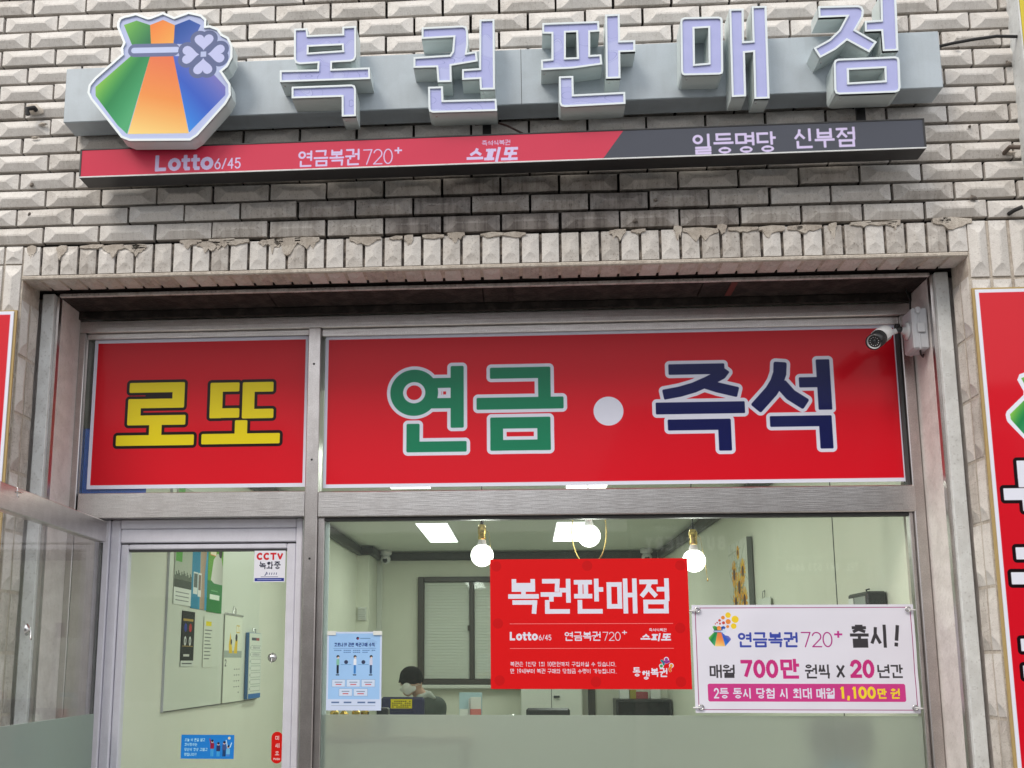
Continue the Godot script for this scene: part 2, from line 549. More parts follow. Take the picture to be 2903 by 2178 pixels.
func rim_strip(st: SurfaceTool, p: PackedVector2Array, q: PackedVector2Array, z: float) -> void:
	var n := p.size()
	for i in n:
		var j := (i + 1) % n
		quad(st, Vector3(p[i].x, p[i].y, z), Vector3(p[j].x, p[j].y, z), Vector3(q[j].x, q[j].y, z), Vector3(q[i].x, q[i].y, z), Vector3.BACK)

# smooth body: distance field of tapered capsules joined softly, meshed as surface nets
func field_mesh(bones: Array, cell: float, soft: float) -> ArrayMesh:
	var lo := Vector3(1e9, 1e9, 1e9)
	var hi := -lo
	for b in bones:
		for k in 2:
			var r: Vector3 = Vector3.ONE * (b[2 + k] * b[4].length() if b.size() > 4 else b[2 + k] * 1.0)
			lo = lo.min(b[k] - r)
			hi = hi.max(b[k] + r)
	lo -= Vector3.ONE * cell * 2.0
	hi += Vector3.ONE * cell * 2.0
	var n := Vector3i(((hi - lo) / cell).ceil()) + Vector3i.ONE
	var f := PackedFloat32Array()
	f.resize(n.x * n.y * n.z)
	for z in n.z:
		for y in n.y:
			for x in n.x:
				var p := lo + Vector3(x, y, z) * cell
				var d := 1e3
				for b in bones:
					var ab: Vector3 = b[1] - b[0]
					var t := clampf((p - b[0]).dot(ab) / maxf(ab.length_squared(), 1e-9), 0.0, 1.0)
					var e: float = (p - b[0] - ab * t).length() - lerpf(b[2], b[3], t)
					var h := clampf(0.5 + 0.5 * (d - e) / soft, 0.0, 1.0)
					d = lerpf(d, e, h) - soft * h * (1.0 - h)
				f[(z * n.y + y) * n.x + x] = d
	var at := func(x: int, y: int, z: int) -> float: return f[(z * n.y + y) * n.x + x]
	var verts := PackedVector3Array()
	var index := {}
	for z in n.z - 1:
		for y in n.y - 1:
			for x in n.x - 1:
				var neg := 0
				var v := []
				for k in 8:
					var d: float = f[((z + (k >> 2)) * n.y + y + ((k >> 1) & 1)) * n.x + x + (k & 1)]
					v.append(d)
					if d < 0.0:
						neg += 1
				if neg == 0 or neg == 8:
					continue
				var s := Vector3()
				var c := 0
				for e in [[0, 1], [2, 3], [4, 5], [6, 7], [0, 2], [1, 3], [4, 6], [5, 7], [0, 4], [1, 5], [2, 6], [3, 7]]:
					var a: float = v[e[0]]
					var b: float = v[e[1]]
					if (a < 0.0) != (b < 0.0):
						var t := a / (a - b)
						var pa := Vector3(e[0] & 1, (e[0] >> 1) & 1, e[0] >> 2)
						var pb := Vector3(e[1] & 1, (e[1] >> 1) & 1, e[1] >> 2)
						s += pa.lerp(pb, t)
						c += 1
				index[Vector3i(x, y, z)] = verts.size()
				verts.append(lo + (Vector3(x, y, z) + s / c) * cell)
	var st := SurfaceTool.new()
	st.begin(Mesh.PRIMITIVE_TRIANGLES)
	st.set_smooth_group(0)
	for p in index:
		for axis in 3:
			var q: Vector3i = p
			var u := Vector3i()
			u[(axis + 1) % 3] = 1
			var w := Vector3i()
			w[(axis + 2) % 3] = 1
			var e := Vector3i()
			e[axis] = 1
			var a: float = at.call(q.x, q.y, q.z)
			var b: float = at.call(q.x + e.x, q.y + e.y, q.z + e.z)
			if (a < 0.0) != (b < 0.0) and index.has(q - u) and index.has(q - w) and index.has(q - u - w):
				var nrm := Vector3(e) * (1.0 if a < 0.0 else -1.0)
				quad(st, verts[index[q]], verts[index[q - u]], verts[index[q - u - w]], verts[index[q - w]], nrm)
	st.generate_normals()
	return st.commit()

# ------------------------------------------------------------------ materials
func lin(r: float, g: float, b: float) -> Color:
	return Color(r, g, b).linear_to_srgb()

func mat(c: Color, rough := 0.6, metal := 0.0) -> StandardMaterial3D:
	var m := StandardMaterial3D.new()
	m.albedo_color = c
	m.roughness = rough
	m.metallic = metal
	return m

func fbm(freq: float, oct: int, sd: int) -> FastNoiseLite:
	var n := FastNoiseLite.new()
	n.noise_type = FastNoiseLite.TYPE_SIMPLEX_SMOOTH
	n.frequency = freq
	n.fractal_octaves = oct
	n.seed = sd
	return n

# a tiling colour picture: grain, blotches of dirt, runs that drip down and dark specks
func grime(size: int, clean: Color, dirt: Color, blotch: float, runs: float, specks: float, sd: int, grit := 0.10) -> ImageTexture:
	var im := Image.create(size, size, false, Image.FORMAT_RGB8)
	var a := fbm(0.35, 3, sd)
	var b := fbm(0.022, 4, sd + 1)
	var c := fbm(0.05, 3, sd + 2)
	var e := fbm(0.11, 2, sd + 3)
	for y in size:
		for x in size:
			# fold the noise so that the picture tiles
			var u := absf(x - size * 0.5)
			var v := absf(y - size * 0.5)
			var k := clampf(0.5 + b.get_noise_2d(u, v) * 1.6, 0.0, 1.0) * blotch
			k += clampf(c.get_noise_2d(u * 1.6, v * 0.16) * 2.0, 0.0, 1.0) * runs
			k += clampf((e.get_noise_2d(u, v + 900.0) - 0.42) * 6.0, 0.0, 1.0) * specks
			var g := 1.0 + a.get_noise_2d(u, v) * grit
			var p := clean.lerp(dirt, clampf(k, 0.0, 1.0))
			im.set_pixel(x, y, Color(p.r * g, p.g * g, p.b * g))
	return ImageTexture.create_from_image(im)

# lilac film that has lifted from the acrylic in creased, wandering patches
func worn_film(size: int, base: Color, crease: Color, lifted: Color) -> ImageTexture:
	var im := Image.create(size, size, false, Image.FORMAT_RGB8)
	var a := fbm(0.007, 2, 811)
	for y in size:
		for x in size:
			var v := a.get_noise_2d(absf(x - size * 0.5), absf(y - size * 0.5) * 1.3)
			var c := lifted if v > 0.12 else base
			if absf(v - 0.12) < 0.012 or absf(v - 0.22) < 0.008 or absf(v + 0.2) < 0.009:
				c = crease
			im.set_pixel(x, y, c)
	return ImageTexture.create_from_image(im)

func bumps(size: int, freq: float, oct: int, sd: int, sx := 1.0, sy := 1.0) -> ImageTexture:
	var im := Image.create(size, size, false, Image.FORMAT_L8)
	var a := fbm(freq, oct, sd)
	for y in size:
		for x in size:
			var v := 0.5 + 0.5 * a.get_noise_2d(absf(x - size * 0.5) * sx, absf(y - size * 0.5) * sy)
			im.set_pixel(x, y, Color(v, v, v))
	return ImageTexture.create_from_image(im)

func coated(m: StandardMaterial3D, t: Texture2D, metres: float, bump: Texture2D = null, depth := 0.1, sx := 1.0, sy := 1.0) -> StandardMaterial3D:
	m.uv1_triplanar = true
	m.uv1_world_triplanar = true
	m.uv1_scale = Vector3(sx, sy, sx) / metres
	m.albedo_texture = t
	if bump:
		m.heightmap_enabled = true
		m.heightmap_texture = bump
		m.heightmap_scale = depth
	return m

func printed(t: Texture2D, rough := 0.35, coat := 0.0) -> StandardMaterial3D:
	var m := mat(Color.WHITE, rough)
	m.albedo_texture = t
	m.texture_repeat = false
	m.metallic_specular = 0.3
	if coat > 0.0:
		m.clearcoat_enabled = true
		m.clearcoat = coat
		m.clearcoat_roughness = 0.06
	return m

func glowing(c: Color, energy: float) -> StandardMaterial3D:
	var m := mat(Color(0.95, 0.95, 0.95), 0.5)
	m.emission_enabled = true
	m.emission = c
	m.emission_energy_multiplier = energy
	return m

func make_materials() -> void:
	var grain := bumps(256, 0.12, 4, 5)
	var fine := bumps(256, 0.4, 3, 6)
	M.brick = []
	var looks := [[lin(0.675, 0.645, 0.61), lin(0.45, 0.415, 0.38), 0.22, 0.12, 0.55], [lin(0.635, 0.60, 0.56), lin(0.37, 0.335, 0.30), 0.32, 0.22, 0.7], [lin(0.555, 0.52, 0.48), lin(0.28, 0.245, 0.215), 0.4, 0.3, 0.8], [lin(0.42, 0.385, 0.355), lin(0.165, 0.142, 0.125), 0.45, 0.4, 0.7], [lin(0.31, 0.28, 0.26), lin(0.105, 0.09, 0.082), 0.5, 0.4, 0.6]]
	for i in looks.size():
		var l: Array = looks[i]
		var m := coated(mat(Color.WHITE, 0.4), grime(320, l[0], l[1], l[2], l[3], l[4], 40 + i * 7), 0.55, grain, 0.12)
		m.metallic_specular = 0.42
		M.brick.append(m)
	M.joint_dark = coated(mat(Color.WHITE, 0.95), grime(256, lin(0.026, 0.020, 0.018), lin(0.010, 0.008, 0.007), 0.8, 0.2, 0.5, 13), 0.4, fine, 0.4)
	M.mortar = coated(mat(Color.WHITE, 0.95), grime(256, lin(0.60, 0.545, 0.475), lin(0.40, 0.345, 0.29), 0.6, 0.2, 0.8, 17), 0.35, fine, 0.5)
	M.mortar_old = coated(mat(Color.WHITE, 0.95), grime(256, lin(0.30, 0.26, 0.22), lin(0.06, 0.05, 0.045), 0.8, 0.2, 0.9, 19), 0.35, fine, 0.5)
	M.plaster = coated(mat(Color.WHITE, 0.85), grime(320, lin(0.74, 0.69, 0.67), lin(0.56, 0.51, 0.49), 0.45, 0.05, 0.4, 23, 0.04), 0.9, grain, 0.2)
	M.rail = coated(mat(Color.WHITE, 0.5), grime(256, lin(0.70, 0.72, 0.72), lin(0.46, 0.46, 0.45), 0.35, 0.08, 0.5, 29, 0.03), 0.6)
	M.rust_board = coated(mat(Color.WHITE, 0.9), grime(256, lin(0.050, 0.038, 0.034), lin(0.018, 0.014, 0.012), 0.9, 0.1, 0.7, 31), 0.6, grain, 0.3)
	M.old_paint = coated(mat(Color.WHITE, 0.7), grime(256, lin(0.66, 0.62, 0.60), lin(0.34, 0.29, 0.27), 0.5, 0.3, 0.8, 37), 0.5)
	M.housing = coated(mat(Color.WHITE, 0.42), grime(320, lin(0.455, 0.515, 0.565), lin(0.40, 0.45, 0.49), 0.5, 0.25, 0.1, 43, 0.02), 0.9)
	M.casing = mat(lin(0.69, 0.76, 0.755), 0.38, 0.1)
	M.trim = mat(lin(0.70, 0.76, 0.78), 0.3, 0.1)
	M.acrylic = coated(mat(Color.WHITE, 0.22), grime(256, lin(0.41, 0.43, 0.745), lin(0.38, 0.40, 0.71), 0.7, 0.1, 0.0, 47, 0.01), 0.5)
	M.acrylic_worn = coated(mat(Color.WHITE, 0.22), worn_film(512, lin(0.41, 0.43, 0.745), lin(0.29, 0.31, 0.60), lin(0.46, 0.49, 0.77)), 0.62)
	M.acrylic.clearcoat_enabled = true
	M.acrylic.clearcoat = 0.4
	M.acrylic.clearcoat_roughness = 0.1
	M.black_metal = mat(lin(0.018, 0.017, 0.018), 0.4)
	M.black_plastic = mat(lin(0.022, 0.022, 0.024), 0.35)
	M.black_rubber = mat(lin(0.02, 0.019, 0.019), 0.7)
	M.white_plastic = mat(lin(0.72, 0.72, 0.73), 0.38)
	M.grey_plastic = mat(lin(0.52, 0.53, 0.56), 0.42)
	M.steel_h = coated(mat(Color.WHITE, 0.3, 1.0), grime(256, lin(0.68, 0.655, 0.64), lin(0.57, 0.54, 0.525), 0.5, 0.0, 0.25, 53), 0.5, bumps(256, 0.5, 2, 7, 0.03, 1.0), 0.03)
	M.steel_v = coated(mat(Color.WHITE, 0.3, 1.0), grime(256, lin(0.60, 0.565, 0.55), lin(0.49, 0.455, 0.44), 0.5, 0.0, 0.25, 59), 0.5, bumps(256, 0.5, 2, 8, 1.0, 0.03), 0.03)
	M.steel_plain = mat(lin(0.66, 0.66, 0.66), 0.25, 1.0)
	M.brass = mat(lin(0.62, 0.46, 0.16), 0.25, 1.0)
	M.aluminium = coated(mat(Color.WHITE, 0.4, 0.05), grime(256, lin(0.70, 0.695, 0.77), lin(0.62, 0.61, 0.68), 0.5, 0.2, 0.1, 61, 0.02), 0.8)
	M.seal = mat(lin(0.05, 0.05, 0.052), 0.6)
	var glass := mat(Color(lin(0.62, 0.74, 0.66), 0.02), 0.02)
	glass.transparency = BaseMaterial3D.TRANSPARENCY_ALPHA
	glass.metallic_specular = 0.36
	M.glass = glass
	M.window_glass = glass.duplicate()
	M.window_glass.metallic_specular = 0.5
	var gedge := mat(lin(0.62, 0.76, 0.69), 0.25)
	M.glass_edge = gedge
	var frost := mat(Color(lin(0.64, 0.70, 0.63), 0.32), 0.48)
	frost.refraction_enabled = true
	frost.refraction_scale = 0.045
	frost.transparency = BaseMaterial3D.TRANSPARENCY_ALPHA
	M.frost = frost
	M.frost_door = frost.duplicate()
	M.frost_door.albedo_color = Color(lin(0.40, 0.48, 0.44), 0.6)
	M.wall_paint = coated(mat(Color.WHITE, 0.75), grime(256, lin(0.70, 0.715, 0.605), lin(0.675, 0.69, 0.58), 0.6, 0.05, 0.0, 67, 0.012), 1.6)
	M.ceiling = mat(lin(0.68, 0.71, 0.635), 0.8)
	M.cornice = mat(lin(0.028, 0.025, 0.023), 0.5)
	M.floor_tile = mat(lin(0.42, 0.41, 0.38), 0.4)
	M.asphalt = coated(mat(Color.WHITE, 0.9), grime(256, lin(0.075, 0.074, 0.073), lin(0.04, 0.04, 0.04), 0.6, 0.0, 0.6, 71), 1.5, fine, 0.4)
	M.paving = coated(mat(Color.WHITE, 0.85), grime(256, lin(0.36, 0.345, 0.33), lin(0.24, 0.23, 0.22), 0.6, 0.0, 0.5, 73), 1.2)
	M.pale_render = coated(mat(Color.WHITE, 0.85), grime(256, lin(0.62, 0.60, 0.57), lin(0.42, 0.40, 0.38), 0.5, 0.4, 0.3, 79), 3.0)
	M.dark_render = coated(mat(Color.WHITE, 0.85), grime(256, lin(0.19, 0.165, 0.15), lin(0.11, 0.095, 0.09), 0.6, 0.4, 0.3, 83), 3.0)
	M.dark_glass = mat(lin(0.03, 0.035, 0.04), 0.1)
	M.navy = mat(lin(0.016, 0.016, 0.075), 0.4)
	M.skin = mat(lin(0.50, 0.31, 0.225), 0.55)
	M.hair = mat(lin(0.009, 0.008, 0.008), 0.85)
	M.hair.metallic_specular = 0.15
	M.mask = mat(lin(0.70, 0.69, 0.66), 0.85)
	M.jacket = mat(lin(0.055, 0.068, 0.058), 0.85)
	M.hood = mat(lin(0.36, 0.385, 0.345), 0.9)
	M.gold = mat(lin(0.72, 0.50, 0.12), 0.2, 1.0)
	M.white_cabinet = mat(lin(0.62, 0.64, 0.58), 0.45)
	M.blind = mat(lin(0.66, 0.69, 0.62), 0.7)
	M.window_frame = mat(lin(0.045, 0.036, 0.031), 0.45)
	M.wood = mat(lin(0.30, 0.22, 0.15), 0.55)
	M.paper = mat(lin(0.72, 0.74, 0.70), 0.8)
	M.panel_glow = glowing(Color(0.95, 1.0, 0.95), 1.1)
	M.bulb_glow = glowing(Color(0.97, 1.0, 0.95), 2.0)
	M.blue_chair = mat(lin(0.14, 0.40, 0.80), 0.7)

# ------------------------------------------------------------------ view, sky and sun
func make_view() -> void:
	var cam := Camera3D.new()
	cam.name = "camera"
	cam.projection = Camera3D.PROJECTION_FRUSTUM
	cam.near = 0.05
	cam.far = 300.0
	cam.size = 0.72560 * cam.near
	cam.frustum_offset = Vector2(0.05643, 0.08535) * cam.near
	cam.position = Vector3(0.0814, 1.6008, 3.972)
	cam.rotation_degrees = Vector3(9.9694, 3.9618, -0.0222)
	add_child(cam)
	cam.current = true
	var env := Environment.new()
	env.background_mode = Environment.BG_SKY
	var sky := ProceduralSkyMaterial.new()
	sky.sky_top_color = Color(0.985, 0.992, 1.0)
	sky.sky_horizon_color = Color(0.68, 0.69, 0.71)
	sky.sky_curve = 0.6
	sky.ground_bottom_color = Color(0.30, 0.30, 0.30)
	sky.ground_horizon_color = Color(0.55, 0.55, 0.55)
	sky.sun_angle_max = 30.0
	env.sky = Sky.new()
	env.sky.sky_material = sky
	env.tonemap_mode = Environment.TONE_MAPPER_LINEAR
	env.tonemap_exposure = EXPOSURE
	env.sdfgi_enabled = true
	env.ssao_enabled = true
	env.ssil_enabled = true
	var we := WorldEnvironment.new()
	we.name = "world"
	we.environment = env
	add_child(we)
	var sun := DirectionalLight3D.new()
	sun.name = "sun"
	sun.light_energy = 0.3
	sun.light_color = Color(1.0, 0.97, 0.93)
	sun.light_angular_distance = 24.0
	sun.shadow_enabled = true
	sun.position = Vector3(-6, 12, 8)
	add_child(sun)
	sun.look_at_from_position(Vector3(-6, 12, 8), Vector3(0, 2.5, 0))

const EXPOSURE := 2.15

# ------------------------------------------------------------------ bricks: long faces rise to a ridge, the ends are scooped
func brick_mesh(a: float, b: float, d0: float, rise: float, back: float) -> ArrayMesh:
	var st := stool()
	var yr := 0.0035
	var ts := [0.0, 0.3, 0.55, 0.8, 1.0]
	for sy in [-1.0, 1.0]:
		# a long slope: outer edge, the scoops' borders and the ridge lie in one plane
		var rim := PackedVector3Array()
		for t in ts:
			rim.append(Vector3(a - d0 * t, sy * (yr + (b - yr) * (1.0 - pow(t, 1.9))), rise * pow(t, 1.9)))
		for i in range(ts.size() - 1, -1, -1):
			rim.append(Vector3(-rim[i].x, rim[i].y, rim[i].z))
		var flat := PackedVector2Array()
		for q in rim:
			flat.append(Vector2(q.x, q.y))
		var order := Geometry2D.triangulate_polygon(flat)
		for i in order.size() / 3:
			tri(st, rim[order[i * 3]], rim[order[i * 3 + 1]], rim[order[i * 3 + 2]], Vector3.BACK)
	quad(st, Vector3(a - d0, yr, rise), Vector3(-a + d0, yr, rise), Vector3(-a + d0, -yr, rise), Vector3(a - d0, -yr, rise), Vector3.BACK)
	st.set_smooth_group(1)
	for sx in [-1.0, 1.0]:
		for i in ts.size() - 1:
			var p := []
			for k in 2:
				var t: float = ts[i + k]
				var y := yr + (b - yr) * (1.0 - pow(t, 1.9))
				p.append(Vector3(sx * (a - d0 * t), y, rise * pow(t, 1.9)))
			quad(st, p[0], Vector3(p[0].x, -p[0].y, p[0].z), Vector3(p[1].x, -p[1].y, p[1].z), p[1], Vector3.BACK)
	st.set_smooth_group(-1)
	quad(st, Vector3(-a, b, 0), Vector3(a, b, 0), Vector3(a, b, -back), Vector3(-a, b, -back), Vector3.UP)
	quad(st, Vector3(-a, -b, 0), Vector3(a, -b, 0), Vector3(a, -b, -back), Vector3(-a, -b, -back), Vector3.DOWN)
	quad(st, Vector3(a, -b, 0), Vector3(a, b, 0), Vector3(a, b, -back), Vector3(a, -b, -back), Vector3.RIGHT)
	quad(st, Vector3(-a, -b, 0), Vector3(-a, b, 0), Vector3(-a, b, -back), Vector3(-a, -b, -back), Vector3.LEFT)
	return done(st)

func brick(parent: Node, mesh: Mesh, m: Material, at: Vector3, b := Basis.IDENTITY) -> void:
	var o := put("brick", mesh, m, parent, at)
	var w := Basis.from_euler(Vector3(rng.randfn(0, 0.010), rng.randfn(0, 0.006), rng.randfn(0, 0.005)))
	o.basis = b * w

# an irregular lump of mortar or a chip, flat against the wall
func lump(w: float, h: float, t: float, sd: int, n := 11) -> ArrayMesh:
	var r := RandomNumberGenerator.new()
	r.seed = sd
	var st := stool()
	st.set_smooth_group(0)
	var rim := []
	var mid := []
	for i in n:
		var a := TAU * i / n
		var k := r.randf_range(0.55, 1.0)
		rim.append(Vector3(cos(a) * w * 0.5 * k, sin(a) * h * 0.5 * k, -0.004))
		mid.append(Vector3(cos(a) * w * 0.34 * k, sin(a) * h * 0.34 * k, t * r.randf_range(0.6, 1.1)))
	for i in n:
		var j := (i + 1) % n
		quad(st, rim[i], rim[j], mid[j], mid[i], Vector3.BACK)
		tri(st, mid[i], mid[j], Vector3(0, 0, t), Vector3.BACK)
	return done(st)

# mortar wiped over the top of the upright bricks: a thin skin with a ragged lower edge
func smear(w: float, h: float, sd: int) -> ArrayMesh:
	var r := RandomNumberGenerator.new()
	r.seed = sd
	var p := PackedVector2Array([Vector2(w * 0.5, r.randf_range(-0.004, 0.004)), Vector2(0, r.randf_range(0.0, 0.007)), Vector2(-w * 0.5, r.randf_range(-0.004, 0.004))])
	var n := 9
	for i in n:
		var t := i / float(n - 1)
		p.append(Vector2(lerpf(-w * 0.5, w * 0.5, t), -h * sin(PI * clampf(t, 0.08, 0.92)) * r.randf_range(0.35, 1.0) - 0.006))
	if Geometry2D.is_polygon_clockwise(p):
		p.reverse()
	var st := stool()
	walls(st, p, -0.012, 0.0082)
	lid(st, filled(p, PackedVector2Array()), 0.0082)
	return done(st)

const PITCH := 0.234
const COURSE := 0.0797
const TOP := 3.27      # top of the upright course over the opening
const LEFT := -1.945   # the opening's brick edges
const RIGHT := 1.782

func make_building() -> void:
	var house := thing("shop_building", "shop building clad in grubby white ridged bricks round a wide shopfront opening", "building")
	var long_brick := [brick_mesh(0.1118, 0.0330, 0.050, 0.0132, 0.034), brick_mesh(0.1113, 0.0326, 0.047, 0.0120, 0.034), brick_mesh(0.1121, 0.0333, 0.053, 0.0142, 0.034)]
	var half_brick := [brick_mesh(0.0600, 0.0335, 0.042, 0.0075, 0.03), brick_mesh(0.0595, 0.0330, 0.040, 0.0070, 0.03)]
	var wall := part("brick_wall", house)
	put("mortar_bed", bx(-2.225, TOP - 0.004, -0.16, 2.225, 5.2, -0.030), M.joint_dark, wall)
	for s in [-1.0, 1.0]:
		put("render_panel", bx(s * 2.2255, TOP - 0.003, -0.16, s * 3.3, 5.2, 0.004), M.pale_render, wall)
	put("render_panel", bx(-2.2245, TOP + COURSE * 15.0 + 0.01, -0.03, 2.2245, 5.2, 0.004), M.pale_render, wall)
	var soot := fbm(0.9, 2, 301)
	for c in 15:
		var y := TOP + 0.004 + COURSE * (c + 0.5)
		for k in range(-1 if c % 2 == 0 else 0, 19):
			var x := -9.0 * PITCH + (k + 0.5) * PITCH + (0.0 if c % 2 == 0 else -PITCH * 0.5)
			if x > 2.11:
				continue
			# smoke and road dirt have blackened whole bricks under the sign
			var under := clampf(1.25 - absf(x - 0.1) / 1.35, 0.0, 1.0) * clampf(1.35 - c * 0.33, 0.0, 1.0)
			var d := under * 3.8 + soot.get_noise_2d(x * 2.0, c * 0.8) * 1.1 + rng.randf_range(-0.3, 0.8)
			if x > 1.3:
				d += 0.5
			brick(wall, long_brick[rng.randi() % 3], M.brick[clampi(int(d + 0.3), 0, 4)], Vector3(x + rng.randfn(0, 0.0008), y + rng.randfn(0, 0.0010), rng.randfn(0, 0.0018)))
	# upright cut bricks over the opening, and the same turned under it
	var lintel := part("lintel", house)
	put("mortar_bed", bx(LEFT, TOP - 0.128, -0.12, RIGHT, TOP - 0.006, -0.010), M.mortar_old, lintel)
	put("mortar_lip", bx(LEFT - 0.005, TOP - 0.146, -0.10, RIGHT + 0.004, TOP - 0.1285, 0.003, 0.004), M.mortar, lintel)
	put("concrete_beam", bx(LEFT - 0.3, TOP - 0.135, -0.47, RIGHT + 0.3, TOP + 0.5, -0.165), M.rust_board, lintel)
	var stand := Basis(Vector3(0, 1, 0), Vector3(-1, 0, 0), Vector3(0, 0, 1))
	var under_face := Basis(Vector3(0, 0, 1), Vector3(-1, 0, 0), Vector3(0, -1, 0))
	for i in range(-25, 23):
		var x := (i + 0.5) * 0.078 - 0.001
		if x > RIGHT - 0.02:
			continue
		brick(lintel, half_brick[rng.randi() % 2], M.brick[[0, 0, 1, 1, 2][rng.randi() % 5]], Vector3(x, TOP - 0.066, 0.0), stand)
		brick(lintel, half_brick[rng.randi() % 2], M.brick[[0, 1, 1, 2][rng.randi() % 4]], Vector3(x, TOP - 0.146, -0.066), under_face)
		if rng.randf() < 0.7:
			put("mortar_smear", smear(rng.randf_range(0.03, 0.15), rng.randf_range(0.008, 0.075), 500 + i), M.mortar, lintel, Vector3(x + rng.randf_range(-0.04, 0.04), TOP + rng.randf_range(-0.012, 0.006), 0.0))
	# piers beside the opening: upright long bricks on the street side and on the returns
	for side in [-1.0, 1.0]:
		var pier := part("pier", house)
		var e: float = LEFT if side < 0 else RIGHT
		put("mortar_bed", bx(e, 0.0, -0.155, e + side * 1.3, TOP - 0.004, -0.004), M.mortar, pier)
		for col in 3:
			var y := TOP
			if side < 0:
				brick(pier, brick_mesh(0.0365, 0.0345, 0.026, 0.010, 0.03), M.brick[0], Vector3(e - 0.042 - col * 0.0785, TOP - 0.0385, 0.002), stand)
				y -= 0.077
			while y > 0.15:
				brick(pier, long_brick[rng.randi() % 3], M.brick[rng.randi() % 2], Vector3(e + side * (0.042 + col * 0.0785), y - 0.1175, 0.002), stand)
				y -= 0.2365
		var face := Basis(Vector3(0, 1, 0), Vector3(0, 0, side), Vector3(-side, 0, 0))
		for col in 2:
			var y := 2.34 + 0.2365 * 3.0
			while y > 0.1:
				var top := minf(y, TOP - 0.15)
				if y - top < 0.12:
					brick(pier, long_brick[rng.randi() % 3] if y == top else brick_mesh((0.227 - (y - top)) * 0.5, 0.035, 0.035, 0.013, 0.03), M.brick[rng.randi() % 3], Vector3(e - side * 0.002, (top + y - 0.2365) * 0.5 + 0.0, -0.040 - col * 0.0785), face)
				y -= 0.2365
		# rail of the old shutter, the gap behind it and the rendered reveal
		var rx: float = e - side * 0.012
		put("shutter_rail", bx(rx, 0.0, -0.20, rx - side * 0.052, TOP - 0.148, -0.158, 0.003), M.rail, pier)
		put("rail_slot", bx(rx - side * 0.0525, 0.0, -0.21, rx - side * 0.066, TOP - 0.15, -0.178), M.steel_v, pier)
		put("reveal", bx(e + side * 0.3, 0.0, -0.50, rx - side * 0.0665, TOP - 0.155, -0.201, 0.004), M.plaster, pier)
		put("side_wall", bx(e + side * 0.12, 0.0, -7.9, e + side * 1.3, 5.2, -0.50), M.pale_render, pier)
		put("outer_wall", bx(e + side * 1.3, 0.0, -7.9, e + side * 7.0, 5.2, -0.02), M.pale_render, pier)
	# soffit of the recess
	put("shutter_strip", bx(-1.86, 3.107, -0.176, 1.70, 3.121, -0.160, 0.002), M.old_paint, lintel)
	for i in 4:
		var x0 := -1.88 + i * 0.9
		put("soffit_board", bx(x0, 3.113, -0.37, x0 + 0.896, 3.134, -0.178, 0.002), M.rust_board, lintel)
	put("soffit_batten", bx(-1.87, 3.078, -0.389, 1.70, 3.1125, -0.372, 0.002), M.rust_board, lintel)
	put("soffit_batten", bx(0.02, 3.106, -0.36, 0.045, 3.1125, -0.18, 0.001), M.joint_dark, lintel)
	put("paint_mark", bx(0.93, 3.1095, -0.35, 0.955, 3.1128, -0.19), mat(lin(0.14, 0.035, 0.03), 0.9), lintel)
	# upper storey over what the photograph shows
	put("upper_wall", bx(-9.0, 5.2, -7.9, 9.0, 8.4, 0.0), M.pale_render, house)
	for k in 5:
		var x := -4.6 + k * 2.0
		put("upper_window", bx(x, 5.9, 0.0, x + 1.2, 7.2, 0.02), M.dark_glass, house)
	# old holes, chips and cable ends in the bricks
	for h in [[-1.945, 3.868, 0.115, 0.055], [1.998, 3.912, 0.032, 0.03], [1.975, 3.535, 0.05, 0.022], [1.81, 3.985, 0.03, 0.014], [-1.90, 3.80, 0.05, 0.018], [-1.93, 3.74, 0.045, 0.014], [1.82, 3.355, 0.035, 0.03], [-1.93, 3.53, 0.02, 0.03], [0.61, 3.385, 0.02, 0.016], [0.53, 3.30, 0.03, 0.02], [1.83, 3.65, 0.012, 0.018], [-1.93, 3.40, 0.015, 0.03]]:
		put("chip", lump(h[2], h[3], 0.004, int(h[0] * 1000.0) + 7000, 9), M.mortar if h[2] > 0.04 else M.mortar_old, wall, Vector3(h[0], h[1], 0.0145))
	put("cable_stub", tube([Vector3(-1.93, 3.86, 0.0), Vector3(-1.935, 3.865, 0.03), Vector3(-1.955, 3.85, 0.05), Vector3(-1.95, 3.825, 0.045)], 0.010, 8), M.black_rubber, wall)
	put("cable_stub", tube([Vector3(1.95, 3.29, 0.0), Vector3(1.96, 3.292, 0.03), Vector3(1.985, 3.30, 0.04)], 0.008, 8), M.black_rubber, wall)
	put("anchor_bolt", tube([Vector3(1.95, 3.535, 0.0), Vector3(1.955, 3.54, 0.05), Vector3(1.99, 3.535, 0.055)], 0.009, 8), mat(lin(0.10, 0.075, 0.06), 0.8), wall)

# ------------------------------------------------------------------ the room behind the glass
const ROOM_L := -1.66
const ROOM_R := 1.55
const ROOM_B := -7.5
const ROOM_T := 2.77

